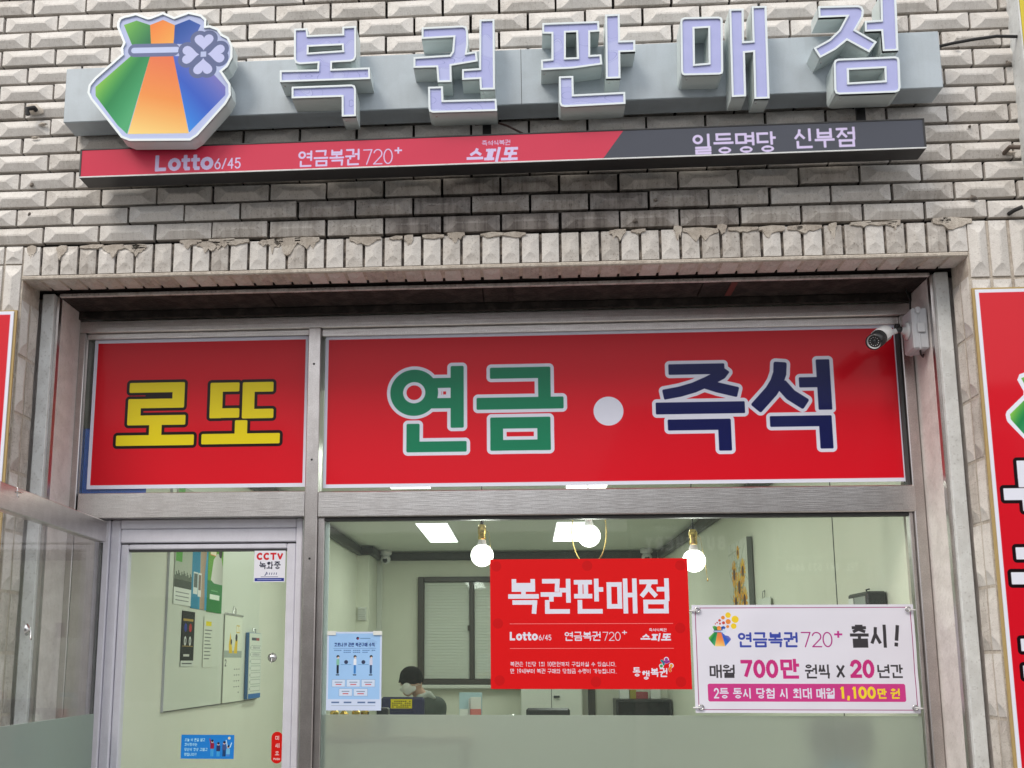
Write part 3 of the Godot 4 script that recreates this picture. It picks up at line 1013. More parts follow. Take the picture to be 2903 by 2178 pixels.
func make_room() -> void:
	var house := get_node("shop_building")
	put("room_floor", bx(-1.82, 0.0, -7.7, 1.76, 0.05, -0.40), M.floor_tile, house)
	put("room_ceiling", bx(-1.82, ROOM_T, -7.7, 1.76, 2.95, -0.56), M.ceiling, house)
	put("ceiling_edge", bx(-1.82, ROOM_T, -0.56, 1.72, 3.12, -0.50), M.ceiling, house)
	put("room_wall", bx(-1.82, 0.05, -7.65, ROOM_L, ROOM_T, -0.50), M.wall_paint, house)
	var rw := put("room_wall", bx(0.0, 0.05, -0.1, 0.13, ROOM_T, 7.02), M.wall_paint, house, Vector3(ROOM_R, 0, ROOM_B))
	rw.rotation.y = 0.0128
	put("wall_seam", bx(-0.0025, 0.05, 6.05, 0.0, ROOM_T, 6.058), M.seal, rw)
	put("room_wall", bx(ROOM_L, 0.05, -7.65, ROOM_R, ROOM_T, ROOM_B), M.wall_paint, house)
	put("pillar", bx(ROOM_L, 0.05, ROOM_B, -1.53, ROOM_T, -6.86), M.wall_paint, house)
	for s in [[ROOM_L, -6.86, -1.60, -0.52], [-1.53, ROOM_B + 0.06, -1.475, -6.83], [ROOM_L, -6.86, -1.475, -6.80], [-1.53, ROOM_B, ROOM_R - 0.06, ROOM_B + 0.06]]:
		put("cornice", bx(s[0], 2.670, s[1], s[2], 2.757, s[3], 0.012), M.cornice, house)
	put("cornice", bx(-0.06, 2.670, 0.06, 0.0, 2.757, 6.98, 0.012), M.cornice, rw)
	put("pipe_cover", bx(-1.53, 0.05, ROOM_B + 0.0, -1.475, 2.68, ROOM_B + 0.05, 0.006), M.white_cabinet, house)
	var vent := part("wall_vent", house)
	put("vent_plate", bx(-1.64, 2.00, -6.86, -1.55, 2.14, -6.845, 0.003), M.white_cabinet, vent)
	for k in 7:
		put("slat", bx(-1.633, 2.012 + k * 0.018, -6.845, -1.557, 2.021 + k * 0.018, -6.832), M.paper, vent)
	# window in the back wall with drawn blinds
	var w := thing("back_window", "brown framed sliding window with white blinds drawn in the back wall", "window", Vector3(-1.08, 1.35, ROOM_B))
	put("frame", bx(0, 0, 0.0, 0.065, 1.14, 0.07, 0.006), M.window_frame, w)
	put("frame", bx(1.16, 0, 0.0, 1.22, 1.14, 0.07, 0.006), M.window_frame, w)
	put("frame", bx(0.065, 1.085, 0.0, 1.16, 1.14, 0.07, 0.006), M.window_frame, w)
	put("frame", bx(0.065, 0, 0.0, 1.16, 0.055, 0.07, 0.006), M.window_frame, w)
	put("mullion", bx(0.555, 0.055, 0.0, 0.605, 1.085, 0.06, 0.006), M.window_frame, w)
	put("latch", bx(0.535, 0.56, 0.06, 0.56, 0.62, 0.085, 0.004), M.window_frame, w)
	for x in [[0.068, 0.552], [0.608, 1.157]]:
		var st := stool()
		for k in 33:
			var y := 0.058 + k * 0.031
			add_box(st, Vector3(x[0], y, 0.012), Vector3(x[1], y + 0.0295, 0.024), 0.004)
		put("blind", done(st), M.blind, w)
	put("pane", bx(0.066, 0.056, 0.030, 1.158, 1.084, 0.034), M.glass, w)
	put("sill", bx(-0.03, -0.045, 0.0, 1.25, -0.004, 0.10, 0.008), M.white_cabinet, w)
	# ceiling light panels, the near pair showing only through the slot under the red sign
	var n := 0
	for p in [[-0.86, -6.5], [0.355, -6.5], [-0.83, -3.15], [0.365, -3.22]]:
		var names := ["far ceiling panel light left of the hanging bulbs, over the back window", "far ceiling panel light behind the middle bulb", "near ceiling panel light, left sliver under the red window sign", "near ceiling panel light, right sliver under the red window sign"]
		var t := thing("ceiling_light", names[n], "ceiling light", Vector3(p[0], ROOM_T, p[1]), "panel lights in the shop ceiling")
		put("frame", bx(-0.012, -0.006, -0.012, 0.282, 0.0, 1.46, 0.002), M.white_plastic, t)
		put("light_panel", bx(0.0, -0.012, 0.0, 0.27, -0.0065, 1.448), M.panel_glow, t)
		var l := AreaLight3D.new()
		l.name = "panel_lamp"
		l.area_size = Vector2(0.26, 1.44)
		l.light_energy = PANEL_POWER
		l.light_color = Color(0.95, 1.0, 0.94)
		l.shadow_enabled = true
		l.position = Vector3(0.135, -0.02, 0.724)
		l.rotation_degrees = Vector3(-90, 0, 0)
		t.add_child(l)
		n += 1
	for d in [[-1.42, "white dome camera under the dark cornice, left of the back window"], [1.36, "white dome camera under the dark cornice in the right back corner"]]:
		var t := thing("dome_camera", d[1], "camera", Vector3(d[0], 2.76, -7.33), "dome cameras inside the shop")
		put("base", lathe([[0.0, 0.01], [0.065, 0.01], [0.065, -0.03], [0.05, -0.045], [0.0, -0.05]]), M.white_plastic, t)
		put("ball", lathe([[0.0, 0.055], [0.03, 0.045], [0.05, 0.02], [0.055, 0.0], [0.05, -0.025], [0.03, -0.045], [0.0, -0.055]]), M.white_plastic, t, Vector3(0, -0.085, 0.01))
		var lens := put("lens", lathe([[0.0, 0.006], [0.022, 0.006], [0.026, 0.0], [0.026, -0.02], [0.0, -0.02]]), M.black_plastic, t, Vector3(0.0, -0.10, 0.062))
		lens.rotation_degrees.x = 70

const PANEL_POWER := 0.58

# ------------------------------------------------------------------ steel and glass of the shopfront
const FACE := -0.39
const GLASS_Z := -0.43

func pane(parent: Node, x0: float, y0: float, x1: float, y1: float, z := GLASS_Z) -> void:
	var g := put("glass_pane", bx(x0, y0, z - 0.003, x1, y1, z + 0.003), M.glass, parent)
	g.name = "glass_pane"

func make_shopfront() -> void:
	var f := thing("shopfront_frame", "brushed steel shopfront frame with large window and panes over the door", "shopfront")
	put("post", bx(-1.868, 0.0, -0.47, -1.838, 3.022, FACE, 0.003), M.steel_v, f)
	put("door_post", bx(-1.8375, 0.0, -0.47, -1.743, 2.1975, FACE - 0.005, 0.002), M.steel_v, f)
	put("post", bx(1.655, 0.0, -0.47, 1.699, 3.022, FACE, 0.003), M.steel_v, f)
	put("mullion", bx(-0.845, 0.0, -0.48, -0.790, 3.022, FACE + 0.002, 0.003), M.steel_v, f)
	put("head", bx(-1.868, 3.0225, -0.47, 1.699, 3.076, FACE, 0.003), M.steel_h, f)
	put("head_stop", bx(-1.8375, 2.998, -0.46, -0.8455, 3.022, FACE - 0.02, 0.002), M.steel_h, f)
	put("head_stop", bx(-0.7895, 2.990, -0.46, 1.6545, 3.022, FACE - 0.02, 0.002), M.steel_h, f)
	put("transom", bx(-1.828, 2.198, -0.395, -0.8455, 2.306, FACE + 0.003, 0.002), M.steel_h, f)
	put("transom", bx(-0.7895, 2.194, -0.49, 1.6645, 2.303, FACE + 0.001, 0.004), M.steel_h, f)
	put("transom_core", bx(-1.827, 2.1985, -0.49, -0.8455, 2.3055, -0.3955), M.steel_h, f)
	put("sill_rail", bx(-0.7895, 0.0, -0.48, 1.6545, 0.12, FACE, 0.003), M.steel_h, f)
	put("bead", bx(-0.7895, 0.12, -0.45, -0.762, 2.1935, -0.408, 0.002), M.steel_v, f)
	put("bead", bx(1.638, 0.12, -0.45, 1.6545, 2.1935, -0.408, 0.002), M.steel_v, f)
	put("bead", bx(-0.762, 2.180, -0.45, 1.638, 2.1935, -0.408, 0.002), M.seal, f)
	put("side_bead", bx(-1.8375, 2.3065, -0.45, -1.834, 2.9975, -0.412), M.steel_v, f)
	put("side_bead", bx(1.640, 2.3035, -0.45, 1.6545, 2.990, -0.408, 0.002), M.seal, f)
	for i in 3:
		put("screw", lathe([[0.0, 0.002], [0.004, 0.001], [0.005, 0.0]], 8), M.black_metal, f, Vector3(-0.818, 2.02 + i * 0.42, FACE + 0.003)).rotation_degrees.x = 90
	pane(f, -1.8335, 2.307, -0.846, 2.9975)
	pane(f, -0.789, 2.304, 1.640, 2.990)
	put("glass_pane", bx(-0.762, 0.12, GLASS_Z - 0.003, 1.638, 2.180, GLASS_Z + 0.003), M.window_glass, f)
	put("glass_edge", bx(-0.762, 0.12, -0.4385, -0.744, 2.178, -0.4345), M.glass_edge, f)
	put("frosted_film", bx(-0.760, 0.125, -0.444, 1.636, 1.382, -0.4335), M.frost, f)
	# the aluminium door that stands closed behind the glass one
	var d := thing("inner_door", "closed silver aluminium door with a full glass panel under the left red sign", "door")
	put("jamb", bx(-1.742, 0.05, -0.52, -1.700, 2.197, -0.440, 0.004), M.aluminium, d)
	put("jamb", bx(-1.699, 0.05, -0.52, -1.655, 2.197, -0.447, 0.006), M.aluminium, d)
	put("jamb", bx(-0.888, 0.05, -0.52, -0.8605, 2.197, -0.440, 0.004), M.aluminium, d)
	put("head", bx(-1.654, 2.158, -0.52, -0.889, 2.197, -0.442, 0.004), M.aluminium, d)
	put("head", bx(-1.654, 2.098, -0.52, -0.889, 2.1575, -0.448, 0.004), M.aluminium, d)
	put("seal_strip", bx(-1.6535, 2.0925, -0.50, -0.890, 2.0975, -0.462), M.seal, d)
	put("stile", bx(-1.653, 0.06, -0.50, -1.620, 2.092, -0.456, 0.004), M.aluminium, d)
	put("stile", bx(-0.930, 0.06, -0.50, -0.891, 2.092, -0.456, 0.004), M.aluminium, d)
	put("rail", bx(-1.6195, 2.070, -0.50, -0.9305, 2.092, -0.456, 0.004), M.aluminium, d)
	put("rail", bx(-1.6195, 0.06, -0.50, -0.9305, 0.20, -0.456, 0.004), M.aluminium, d)
	put("gasket", bx(-1.6195, 2.061, -0.49, -0.9305, 2.0695, -0.463), M.seal, d)
	put("glass_pane", bx(-1.6195, 0.201, -0.483, -0.931, 2.0605, -0.477), M.glass, d)
	# blank board over the head so that the room is closed above the door
	# the frameless glass door, swung open into the street
	var g := thing("glass_door", "frameless glass door swung open, steel top rail with lower half frosted", "door", Vector3(-1.712, 0.0, -0.385))
	g.rotation_degrees.y = 3.0
	put("top_rail", bx(-0.020, 2.094, 0.0, 0.020, 2.183, 1.04, 0.003), M.steel_h, g)
	put("glass_pane", bx(-0.005, 0.10, 0.004, 0.005, 2.0935, 1.036), M.glass, g)
	put("bottom_rail", bx(-0.020, 0.01, 0.0, 0.020, 0.10, 1.04, 0.003), M.steel_h, g)
	put("edge_seal", bx(-0.007, 0.101, -0.003, 0.007, 2.0925, 0.0035), M.seal, g)
	put("frosted_film", bx(0.0055, 0.102, 0.006, 0.0125, 1.385, 1.034), M.frost_door, g)
	var hook := thing("suction_hook", "clear suction hook stuck on the open glass door", "hook", Vector3(-1.665, 1.708, 0.335))
	put("cup", lathe([[0.0, 0.012], [0.008, 0.012], [0.014, 0.006], [0.022, 0.0], [0.0, 0.0]], 14), M.steel_plain, hook).rotation_degrees.z = -90
	put("hook", tube([Vector3(0.012, 0.0, 0), Vector3(0.016, -0.02, 0.004), Vector3(0.02, -0.034, 0.01), Vector3(0.026, -0.036, 0.02), Vector3(0.03, -0.026, 0.026)], 0.0022, 6), M.steel_plain, hook)
	var tie := thing("wire_tie", "twisted wire tied round the steel top rail of the open glass door", "wire", Vector3(-1.655, 2.165, 0.515))
	put("wire", tube([Vector3(0.008, 0.018, 0.0), Vector3(0.012, 0.004, 0.004), Vector3(0.010, -0.012, 0.0), Vector3(0.018, -0.016, 0.006)], 0.0025, 6), M.steel_plain, tie)
	put("wire", tube([Vector3(0.012, 0.002, -0.022), Vector3(0.013, 0.002, 0.0), Vector3(0.012, -0.001, 0.022)], 0.0022, 6), M.steel_plain, tie)
	tag(put("door_sticker", bx(-1.6905, 1.262, 0.24, -1.689, 1.34, 0.36), mat(lin(0.28, 0.52, 0.78), 0.5)), "pale blue sticker on the frosted part of the open glass door", "sticker")
	# suction hook on the inner door
	var h2 := thing("suction_hook", "round suction cup on the closed door's glass beside the calendars", "hook", Vector3(-0.985, 1.613, -0.477))
	put("cup", lathe([[0.0, 0.010], [0.007, 0.010], [0.012, 0.005], [0.020, 0.0], [0.0, 0.0]], 14), M.steel_plain, h2).rotation_degrees.x = 90
	put("hook", tube([Vector3(0, -0.002, 0.010), Vector3(0, -0.012, 0.012), Vector3(0, -0.022, 0.018), Vector3(0, -0.020, 0.024)], 0.002, 6), M.steel_plain, h2)

# ------------------------------------------------------------------ the cut letters and the bag emblem on the long box sign (outlines in millimetres, each with its hole)
const LETTERS := [
	[[[-799, 4042, -746, 4042, -742, 4012, -607, 4012, -608, 4042, -553, 4043, -551, 3914, -557, 3898, -572, 3892, -645, 3891, -645, 3864, -497, 3864, -494, 3815, -849, 3816, -851, 3866, -703, 3864, -702, 3891, -772, 3889, -789, 3895, -796, 3911], [-739, 3962, -608, 3963, -606, 3941, -739, 3937]], [[-802, 3795, -567, 3795, -555, 3790, -550, 3776, -548, 3662, -603, 3662, -605, 3745, -801, 3746], []]],
	[[[-296, 4025, -136, 4026, -122, 4020, -116, 4003, -115, 3945, -120, 3910, -83, 3915, -78, 3872, -180, 3858, -179, 3790, -233, 3791, -238, 3854, -327, 3855, -327, 3900, -186, 3904, -177, 3918, -172, 3978, -296, 3976], []], [[-71, 4048, -13, 4048, -13, 3752, -70, 3753, -72, 3798, -139, 3797, -139, 3841, -73, 3843], []], [[-270, 3773, -213, 3773, -211, 3715, -8, 3713, -5, 3663, -252, 3665, -264, 3670, -268, 3683], []]],
	[[[171, 4022, 389, 4021, 390, 3977, 354, 3976, 352, 3880, 394, 3881, 397, 3839, 286, 3827, 165, 3825, 164, 3868, 205, 3871, 206, 3976, 171, 3978], [261, 3978, 301, 3978, 302, 3873, 259, 3873]], [[413, 4047, 468, 4048, 467, 3935, 524, 3935, 523, 3887, 466, 3887, 464, 3779, 409, 3779], []], [[231, 3796, 286, 3796, 286, 3719, 480, 3722, 480, 3673, 251, 3669, 237, 3673, 231, 3686], []]],
	[[[697, 4006, 702, 4018, 715, 4022, 841, 4019, 853, 4014, 856, 4002, 849, 3794, 846, 3783, 835, 3779, 704, 3781, 695, 3786, 692, 3798], [749, 3973, 801, 3974, 796, 3829, 745, 3826]], [[883, 4049, 937, 4048, 932, 3912, 964, 3913, 967, 4056, 1023, 4056, 1015, 3674, 959, 3674, 964, 3866, 933, 3864, 929, 3686, 876, 3685], []]],
	[[[1215, 4045, 1363, 4042, 1377, 4036, 1383, 4021, 1379, 3995, 1348, 3941, 1422, 3888, 1391, 3846, 1313, 3899, 1269, 3863, 1209, 3831, 1188, 3873, 1248, 3906, 1286, 3943, 1316, 3997, 1214, 3997], []], [[1448, 4084, 1506, 4084, 1498, 3849, 1441, 3849, 1441, 3932, 1381, 3932, 1383, 3976, 1443, 3978], []], [[1258, 3807, 1263, 3820, 1276, 3825, 1483, 3826, 1496, 3821, 1499, 3809, 1495, 3699, 1489, 3685, 1476, 3680, 1271, 3680, 1258, 3685, 1254, 3699], [1312, 3778, 1442, 3780, 1440, 3730, 1310, 3727]]],
]
const BAG := [-1503, 4086, -1496, 4105, -1480, 4113, -1429, 4124, -1380, 4103, -1370, 4104, -1320, 4123, -1274, 4100, -1217, 4120, -1165, 4105, -1144, 4084, -1144, 4056, -1128, 4057, -1095, 4042, -1079, 4018, -1053, 4003, -1035, 3966, -1034, 3915, -1051, 3878, -1073, 3858, -1038, 3804, -1034, 3757, -1052, 3721, -1159, 3592, -1187, 3573, -1426, 3580, -1461, 3595, -1592, 3761, -1607, 3790, -1604, 3822, -1581, 3853, -1479, 3949, -1483, 3975, -1474, 3997, -1503, 4066]

const LETTER_NAMES := ["first cut letter, beside the bag emblem", "second cut letter", "third cut letter, in the middle of the box", "fourth cut letter", "fifth cut letter, at the right end of the box"]

# the tied bag with a clover, drawn from its millimetre shape; k scales and moves it
func bag_print(c: Canvas, at: Vector2, k: float, clover: bool, halo: float) -> void:
	var to := func(a: Array) -> PackedVector2Array:
		var p := PackedVector2Array()
		for i in a.size() / 2:
			p.append(at + (Vector2(a[i * 2], a[i * 2 + 1]) * 0.001 - Vector2(-1.32, 3.85)) * k)
		return p
	if halo > 0.0:
		for q in Geometry2D.offset_polygon(to.call([-1478, 4078, -1428, 4095, -1372, 4075, -1321, 4093, -1272, 4070, -1215, 4090, -1168, 4064, -1211, 3984, -1211, 3935, -1059, 3795, -1058, 3761, -1195, 3607, -1440, 3612, -1575, 3778, -1578, 3816, -1442, 3943, -1441, 3991]), halo, Geometry2D.JOIN_ROUND):
			c.shape(q, Color(0.90, 0.91, 0.96), Color(0.90, 0.91, 0.96))
	var g := func(a: Array, c0: Color, c1: Color, u: Array, v: Array, mid := Color.TRANSPARENT) -> void:
		var e: PackedVector2Array = to.call(u + v)
		c.shape(to.call(a), c0, c1, e[0], e[1], mid)
	g.call([-1478, 4078, -1428, 4095, -1372, 4073, -1364, 3989, -1441, 3991], Color(0.45, 0.72, 0.30), Color(0.13, 0.45, 0.30), [-1478, 4070], [-1375, 4000])
	g.call([-1372, 4073, -1321, 4093, -1272, 4068, -1273, 3987, -1364, 3989], Color(0.93, 0.50, 0.22), Color(0.94, 0.66, 0.32), [-1368, 4080], [-1280, 3990])
	g.call([-1272, 4068, -1215, 4090, -1168, 4064, -1184, 4024, -1211, 3984, -1273, 3987], Color(0.08, 0.29, 0.62), Color(0.34, 0.42, 0.72), [-1260, 4060], [-1190, 3990])
	g.call([-1442, 3943, -1365, 3939, -1440, 3612, -1480, 3651, -1575, 3778, -1578, 3816], Color(0.62, 0.82, 0.30), Color(0.30, 0.66, 0.45), [-1575, 3850], [-1400, 3740], Color(0.12, 0.52, 0.30))
	g.call([-1365, 3939, -1272, 3935, -1196, 3607, -1437, 3612], Color(0.90, 0.46, 0.30), Color(0.96, 0.84, 0.52), [-1290, 3930], [-1370, 3600], Color(0.93, 0.58, 0.30))
	g.call([-1272, 3935, -1240, 3934, -1187, 3867, -1110, 3854, -1059, 3795, -1058, 3761, -1195, 3610], Color(0.20, 0.55, 0.90), Color(0.50, 0.47, 0.74), [-1250, 3680], [-1080, 3830], Color(0.20, 0.36, 0.76))
	var b: PackedVector2Array = to.call([-1455, 3966, -1248, 3962, -1152, 3938])
	c.line([b[0].x, b[0].y, b[1].x, b[1].y], 0.028 * k, Color(0.40, 0.44, 0.60), 0.0, 0.028 * k)
	c.line([b[0].x + 0.012 * k, b[0].y, b[1].x, b[1].y], 0.012 * k, Color(0.76, 0.80, 0.94), 0.0, 0.012 * k)
	for pass_ in (2 if clover else 0):
		for q in 4:
			var d := Vector2.from_angle(q * PI / 2)
			var o := Vector2(-d.y, d.x)
			var col := Color(0.76, 0.78, 0.93) if pass_ else Color(0.38, 0.42, 0.58)
			var heart := PackedVector2Array()
			for i in 28:
				var a := TAU * i / 28.0
				heart.append(b[2] + (d * (0.056 + 0.0024 * (13.0 * cos(a) - 5.0 * cos(2.0 * a) - 2.0 * cos(3.0 * a) - cos(4.0 * a))) + o * 0.0024 * 16.0 * pow(sin(a), 3.0)) * k)
			for w in ([heart] if pass_ else Geometry2D.offset_polygon(heart, 0.017 * k, Geometry2D.JOIN_ROUND)):
				c.shape(w, col, col)
	if not clover:
		c.line([b[1].x + 0.03 * k, b[1].y - 0.06 * k, b[1].x + 0.03 * k, b[1].y + 0.06 * k], 0.022 * k, Color(0.80, 0.86, 0.94), 0.0, 0.01 * k)
		c.line([b[1].x - 0.03 * k, b[1].y, b[1].x + 0.09 * k, b[1].y], 0.022 * k, Color(0.80, 0.86, 0.94), 0.0, 0.01 * k)

func letter_piece(parent: Node, a: Array, hole: Array, z0: float, z1: float, band := 0.0075) -> void:
	var p := outline(a)
	var h := outline(hole)
	var pi := inset(p, band)
	var hi := inset(h, -band) if h.size() else h
	var st := stool()
	walls(st, p, z0, z1)
	if h.size():
		walls(st, h, z0, z1, -1.0)
	lid(st, filled(p, h), z0, Vector3.FORWARD)
	var shell := put("casing", done(st), M.casing, parent)
	st = stool()
	rim_strip(st, p, pi, z1 + 0.001)
	walls(st, pi, z1 - 0.006, z1 + 0.001, -1.0)
	walls(st, p, z1 - 0.012, z1 + 0.001)
	if h.size():
		rim_strip(st, h, hi, z1 + 0.001)
		walls(st, hi, z1 - 0.006, z1 + 0.001)
		walls(st, h, z1 - 0.012, z1 + 0.001, -1.0)
	put("trim", done(st), M.trim, parent)
	st = stool()
	lid(st, filled(pi, hi), z1 - 0.005)
	put("face", done(st), M.acrylic_worn if p[0].x < 0.55 else M.acrylic, parent)
	# rivets on the underside of the casing
	var low := p[0]
	for q in p:
		if q.y < low.y - 0.004:
			low = q
	put("rivet", lathe([[0.0, 0.002], [0.003, 0.001], [0.004, 0.0]], 8), M.steel_plain, shell, Vector3(low.x + 0.012, low.y - 0.0005, z1 - 0.03)).rotation_degrees.x = 180

func make_box_sign() -> void:
	var s := thing("box_sign", "long blue grey box sign with big cut letters and a colourful bag emblem", "sign")
	var housing := put("housing", bx(-1.725, -0.118, 0.017, 1.725, 0.118, 0.133, 0.003), M.housing, s, Vector3(-0.032, 3.862, 0))
	housing.rotation_degrees.z = 0.25
	put("housing_joint", bx(-0.001, -0.1175, 0.128, 0.001, 0.1175, 0.1335), M.seal, housing, Vector3(0.12, 0, 0))
	put("housing_joint", bx(-0.001, -0.1175, 0.128, 0.001, 0.1175, 0.1335), M.seal, housing, Vector3(1.42, 0, 0))
	for i in LETTERS.size():
		var l := part("letter", s)
		l.set_meta("label", LETTER_NAMES[i])
		for piece in LETTERS[i]:
			letter_piece(l, piece[0], piece[1], 0.1335, 0.236)
	# the bag
	var bag := part("emblem", s)
	bag.set_meta("label", "bag emblem in green, orange and blue with a four leaf clover")
	var p := outline(BAG)
	var q := inset(p, 0.009)
	var st := stool()
	walls(st, p, 0.186, 0.258)
	lid(st, filled(p, PackedVector2Array()), 0.186, Vector3.FORWARD)
	put("casing", done(st), M.casing, bag)
	put("spacer", bx(-1.45, 3.78, 0.1335, -1.15, 3.94, 0.1855), M.black_metal, bag)
	st = stool()
	rim_strip(st, p, q, 0.259)
	walls(st, q, 0.252, 0.259, -1.0)
	walls(st, p, 0.246, 0.259)
	put("trim", done(st), M.trim, bag)
	var c := Canvas.new(-1.62, 3.55, -1.02, 4.14, 480, Color(0.72, 0.76, 0.90))
	bag_print(c, Vector2(-1.32, 3.85), 1.0, true, 0.0)
	st = SurfaceTool.new()
	st.begin(Mesh.PRIMITIVE_TRIANGLES)
	st.set_smooth_group(-1)
	var t := filled(q, PackedVector2Array())
	for i in t.size() / 3:
		var o := [t[i * 3], t[i * 3 + 1], t[i * 3 + 2]]
		if (o[1] - o[0]).cross(o[2] - o[0]) > 0.0:
			o.reverse()
		for v in o:
			st.set_uv(Vector2((v.x + 1.62) / 0.6, (4.14 - v.y) / 0.59))
			st.add_vertex(Vector3(v.x, v.y, 0.253))
	put("face", done(st), printed(c.texture(), 0.3, 0.3), bag)
	# the slim light box under it
	var b := thing("light_box_sign", "slim red and dark grey light box hanging under the big letters", "sign", Vector3(-0.031, 3.5395, 0))
	b.rotation_degrees.z = 0.16
	put("case", bx(-1.626, -0.0605, 0.083, 1.626, 0.0605, 0.1745, 0.002), M.black_metal, b)
	for e in [[-1.626, -0.061, 1.626, -0.055], [-1.626, 0.055, 1.626, 0.061], [-1.626, -0.055, -1.619, 0.055], [1.619, -0.055, 1.626, 0.055]]:
		put("edge", bx(e[0], e[1], 0.1745, e[2], e[3], 0.1775, 0.001), M.rail if e[1] < -0.056 and e[3] < 0.0 else M.black_metal, b)
	var red := Color(0.80, 0.20, 0.31)
	var pale := Color(0.82, 0.77, 0.92)
	c = Canvas.new(-1.619, -0.055, 1.619, 0.055, 2000, red)
	c.shape(PackedVector2Array([Vector2(0.508, 0.058), Vector2(0.425, -0.058), Vector2(1.7, -0.058), Vector2(1.7, 0.058)]), Color(0.27, 0.28, 0.325), Color(0.27, 0.28, 0.325))
	var lay := func(t2: String, x0: float, y0: float, x1: float, y1: float, wt: float, o: Dictionary) -> void:
		c.text_in(t2, x0 + 0.031, y0 - 3.5395, x1 + 0.031, y1 - 3.5395, wt, pale, o)
	lay.call("Lotto", -1.352, 3.495, -1.119, 3.563, 0.0155, {"soft": 0.5, "gap": 0.03})
	lay.call("6/45", -1.114, 3.495, -1.009, 3.541, 0.0055, {"soft": 1.0})
	lay.call("연금복권", -0.784, 3.492, -0.540, 3.560, 0.0080, {"soft": 0.8, "gap": 0.06})
	lay.call("720", -0.528, 3.492, -0.412, 3.556, 0.0046, {"soft": 1.0, "gap": 0.05})
	lay.call("+", -0.405, 3.531, -0.376, 3.563, 0.007, {})
	lay.call("즉석식복권", -0.067, 3.553, 0.043, 3.575, 0.0026, {"gap": 0.05})
	lay.call("스피또", -0.130, 3.485, 0.068, 3.546, 0.0115, {"lean": 0.22, "gap": 0.04})
	lay.call("일등명당", 0.732, 3.486, 1.047, 3.570, 0.0100, {"gap": 0.05, "soft": 0.5})
	lay.call("신부점", 1.110, 3.496, 1.340, 3.577, 0.0100, {"gap": 0.05, "soft": 0.5})
	put("print_panel", sheet(3.238, 0.110, 0.0012), printed(c.texture(), 0.3, 0.35), b, Vector3(-1.619, -0.055, 0.1745))
	for x in [-0.049, 1.388]:
		put("bracket", bx(x - 0.017, 0.0595, 0.095, x + 0.017, 0.215, 0.112, 0.002), M.black_metal, b, Vector3(0.031, 0, 0))
		put("wall_arm", bx(x - 0.017, 0.02, -0.004, x + 0.017, 0.045, 0.0825, 0.002), M.black_metal, b, Vector3(0.031, 0, 0))
	put("junction", bx(-0.51, 0.061, 0.10, -0.43, 0.066, 0.15), M.black_metal, b)
	tag(put("sign_cable", tube([Vector3(1.69, 3.952, 0.075), Vector3(1.76, 3.962, 0.085), Vector3(1.84, 3.972, 0.09), Vector3(1.93, 3.985, 0.085), Vector3(2.02, 3.995, 0.06)], 0.0062, 8), M.black_rubber), "black cable running from the box sign to the neighbouring sign", "cable")
	tag(put("loose_wire", tube([Vector3(0.11, 3.665, 0.03), Vector3(0.03, 3.70, 0.05), Vector3(-0.01, 3.715, 0.05), Vector3(-0.10, 3.72, 0.03)], 0.004, 6), mat(lin(0.07, 0.035, 0.03), 0.7)), "thin reddish wire drooping between the box sign and the light box", "wire")

# ------------------------------------------------------------------ vinyl signs on the panes
func rect_letters(c: Canvas, list: Array, grow: float, k: float, col: Color) -> void:
	for r in list:
		c.box(r[0] * 0.001, r[1] * 0.001, r[2] * 0.001, r[3] * 0.001, k, col, grow)

const RO := [[-1641, 2755, -1394, 2800], [-1448, 2687, -1394, 2799], [-1642, 2685, -1394, 2727], [-1644, 2610, -1586, 2727], [-1643, 2609, -1385, 2653], [-1545, 2545, -1489, 2631], [-1690, 2518, -1344, 2565]]
const TTO := [[-1280, 2753, -1151, 2794], [-1280, 2635, -1224, 2794], [-1279, 2636, -1148, 2679], [-1137, 2750, -1001, 2794], [-1137, 2633, -1083, 2794], [-1136, 2632, -998, 2674], [-1166, 2545, -1111, 2625], [-1311, 2520, -967, 2566]]
const YEON := [[-330, 2753, -220, 2797], [-330, 2663, -220, 2708], [-230, 2577, -174, 2849], [-419, 2474, -363, 2597], [-418, 2473, -162, 2519]]
const GEUM := [[-61, 2789, 197, 2838], [144, 2684, 197, 2837], [-119, 2654, 251, 2706], [-61, 2570, 194, 2619], [-61, 2475, 194, 2521], [-61, 2475, -7, 2619], [138, 2475, 194, 2618]]
const JEUK := [[696, 2792, 930, 2838], [637, 2621, 1007, 2672], [685, 2551, 945, 2598], [893, 2462, 946, 2597]]
const SEOK := [[1235, 2727, 1325, 2771], [1107, 2560, 1359, 2606], [1307, 2465, 1360, 2605], [1309, 2630, 1365, 2847]]

func vinyl(called: String, label: String, c: Canvas, wide: float, high: float, at: Vector3, rough := 0.3, coat := 0.5, cat := "sign", wave := 0.0, tilt := 0.0) -> MeshInstance3D:
	var o := put(called, sheet(wide, high, 0.0015, wave, 12 if wave > 0.0 else 1, 8 if wave > 0.0 else 1), printed(c.texture(), rough, coat), self, at)
	o.rotation_degrees.z = tilt
	tag(o, label, cat)
	return o

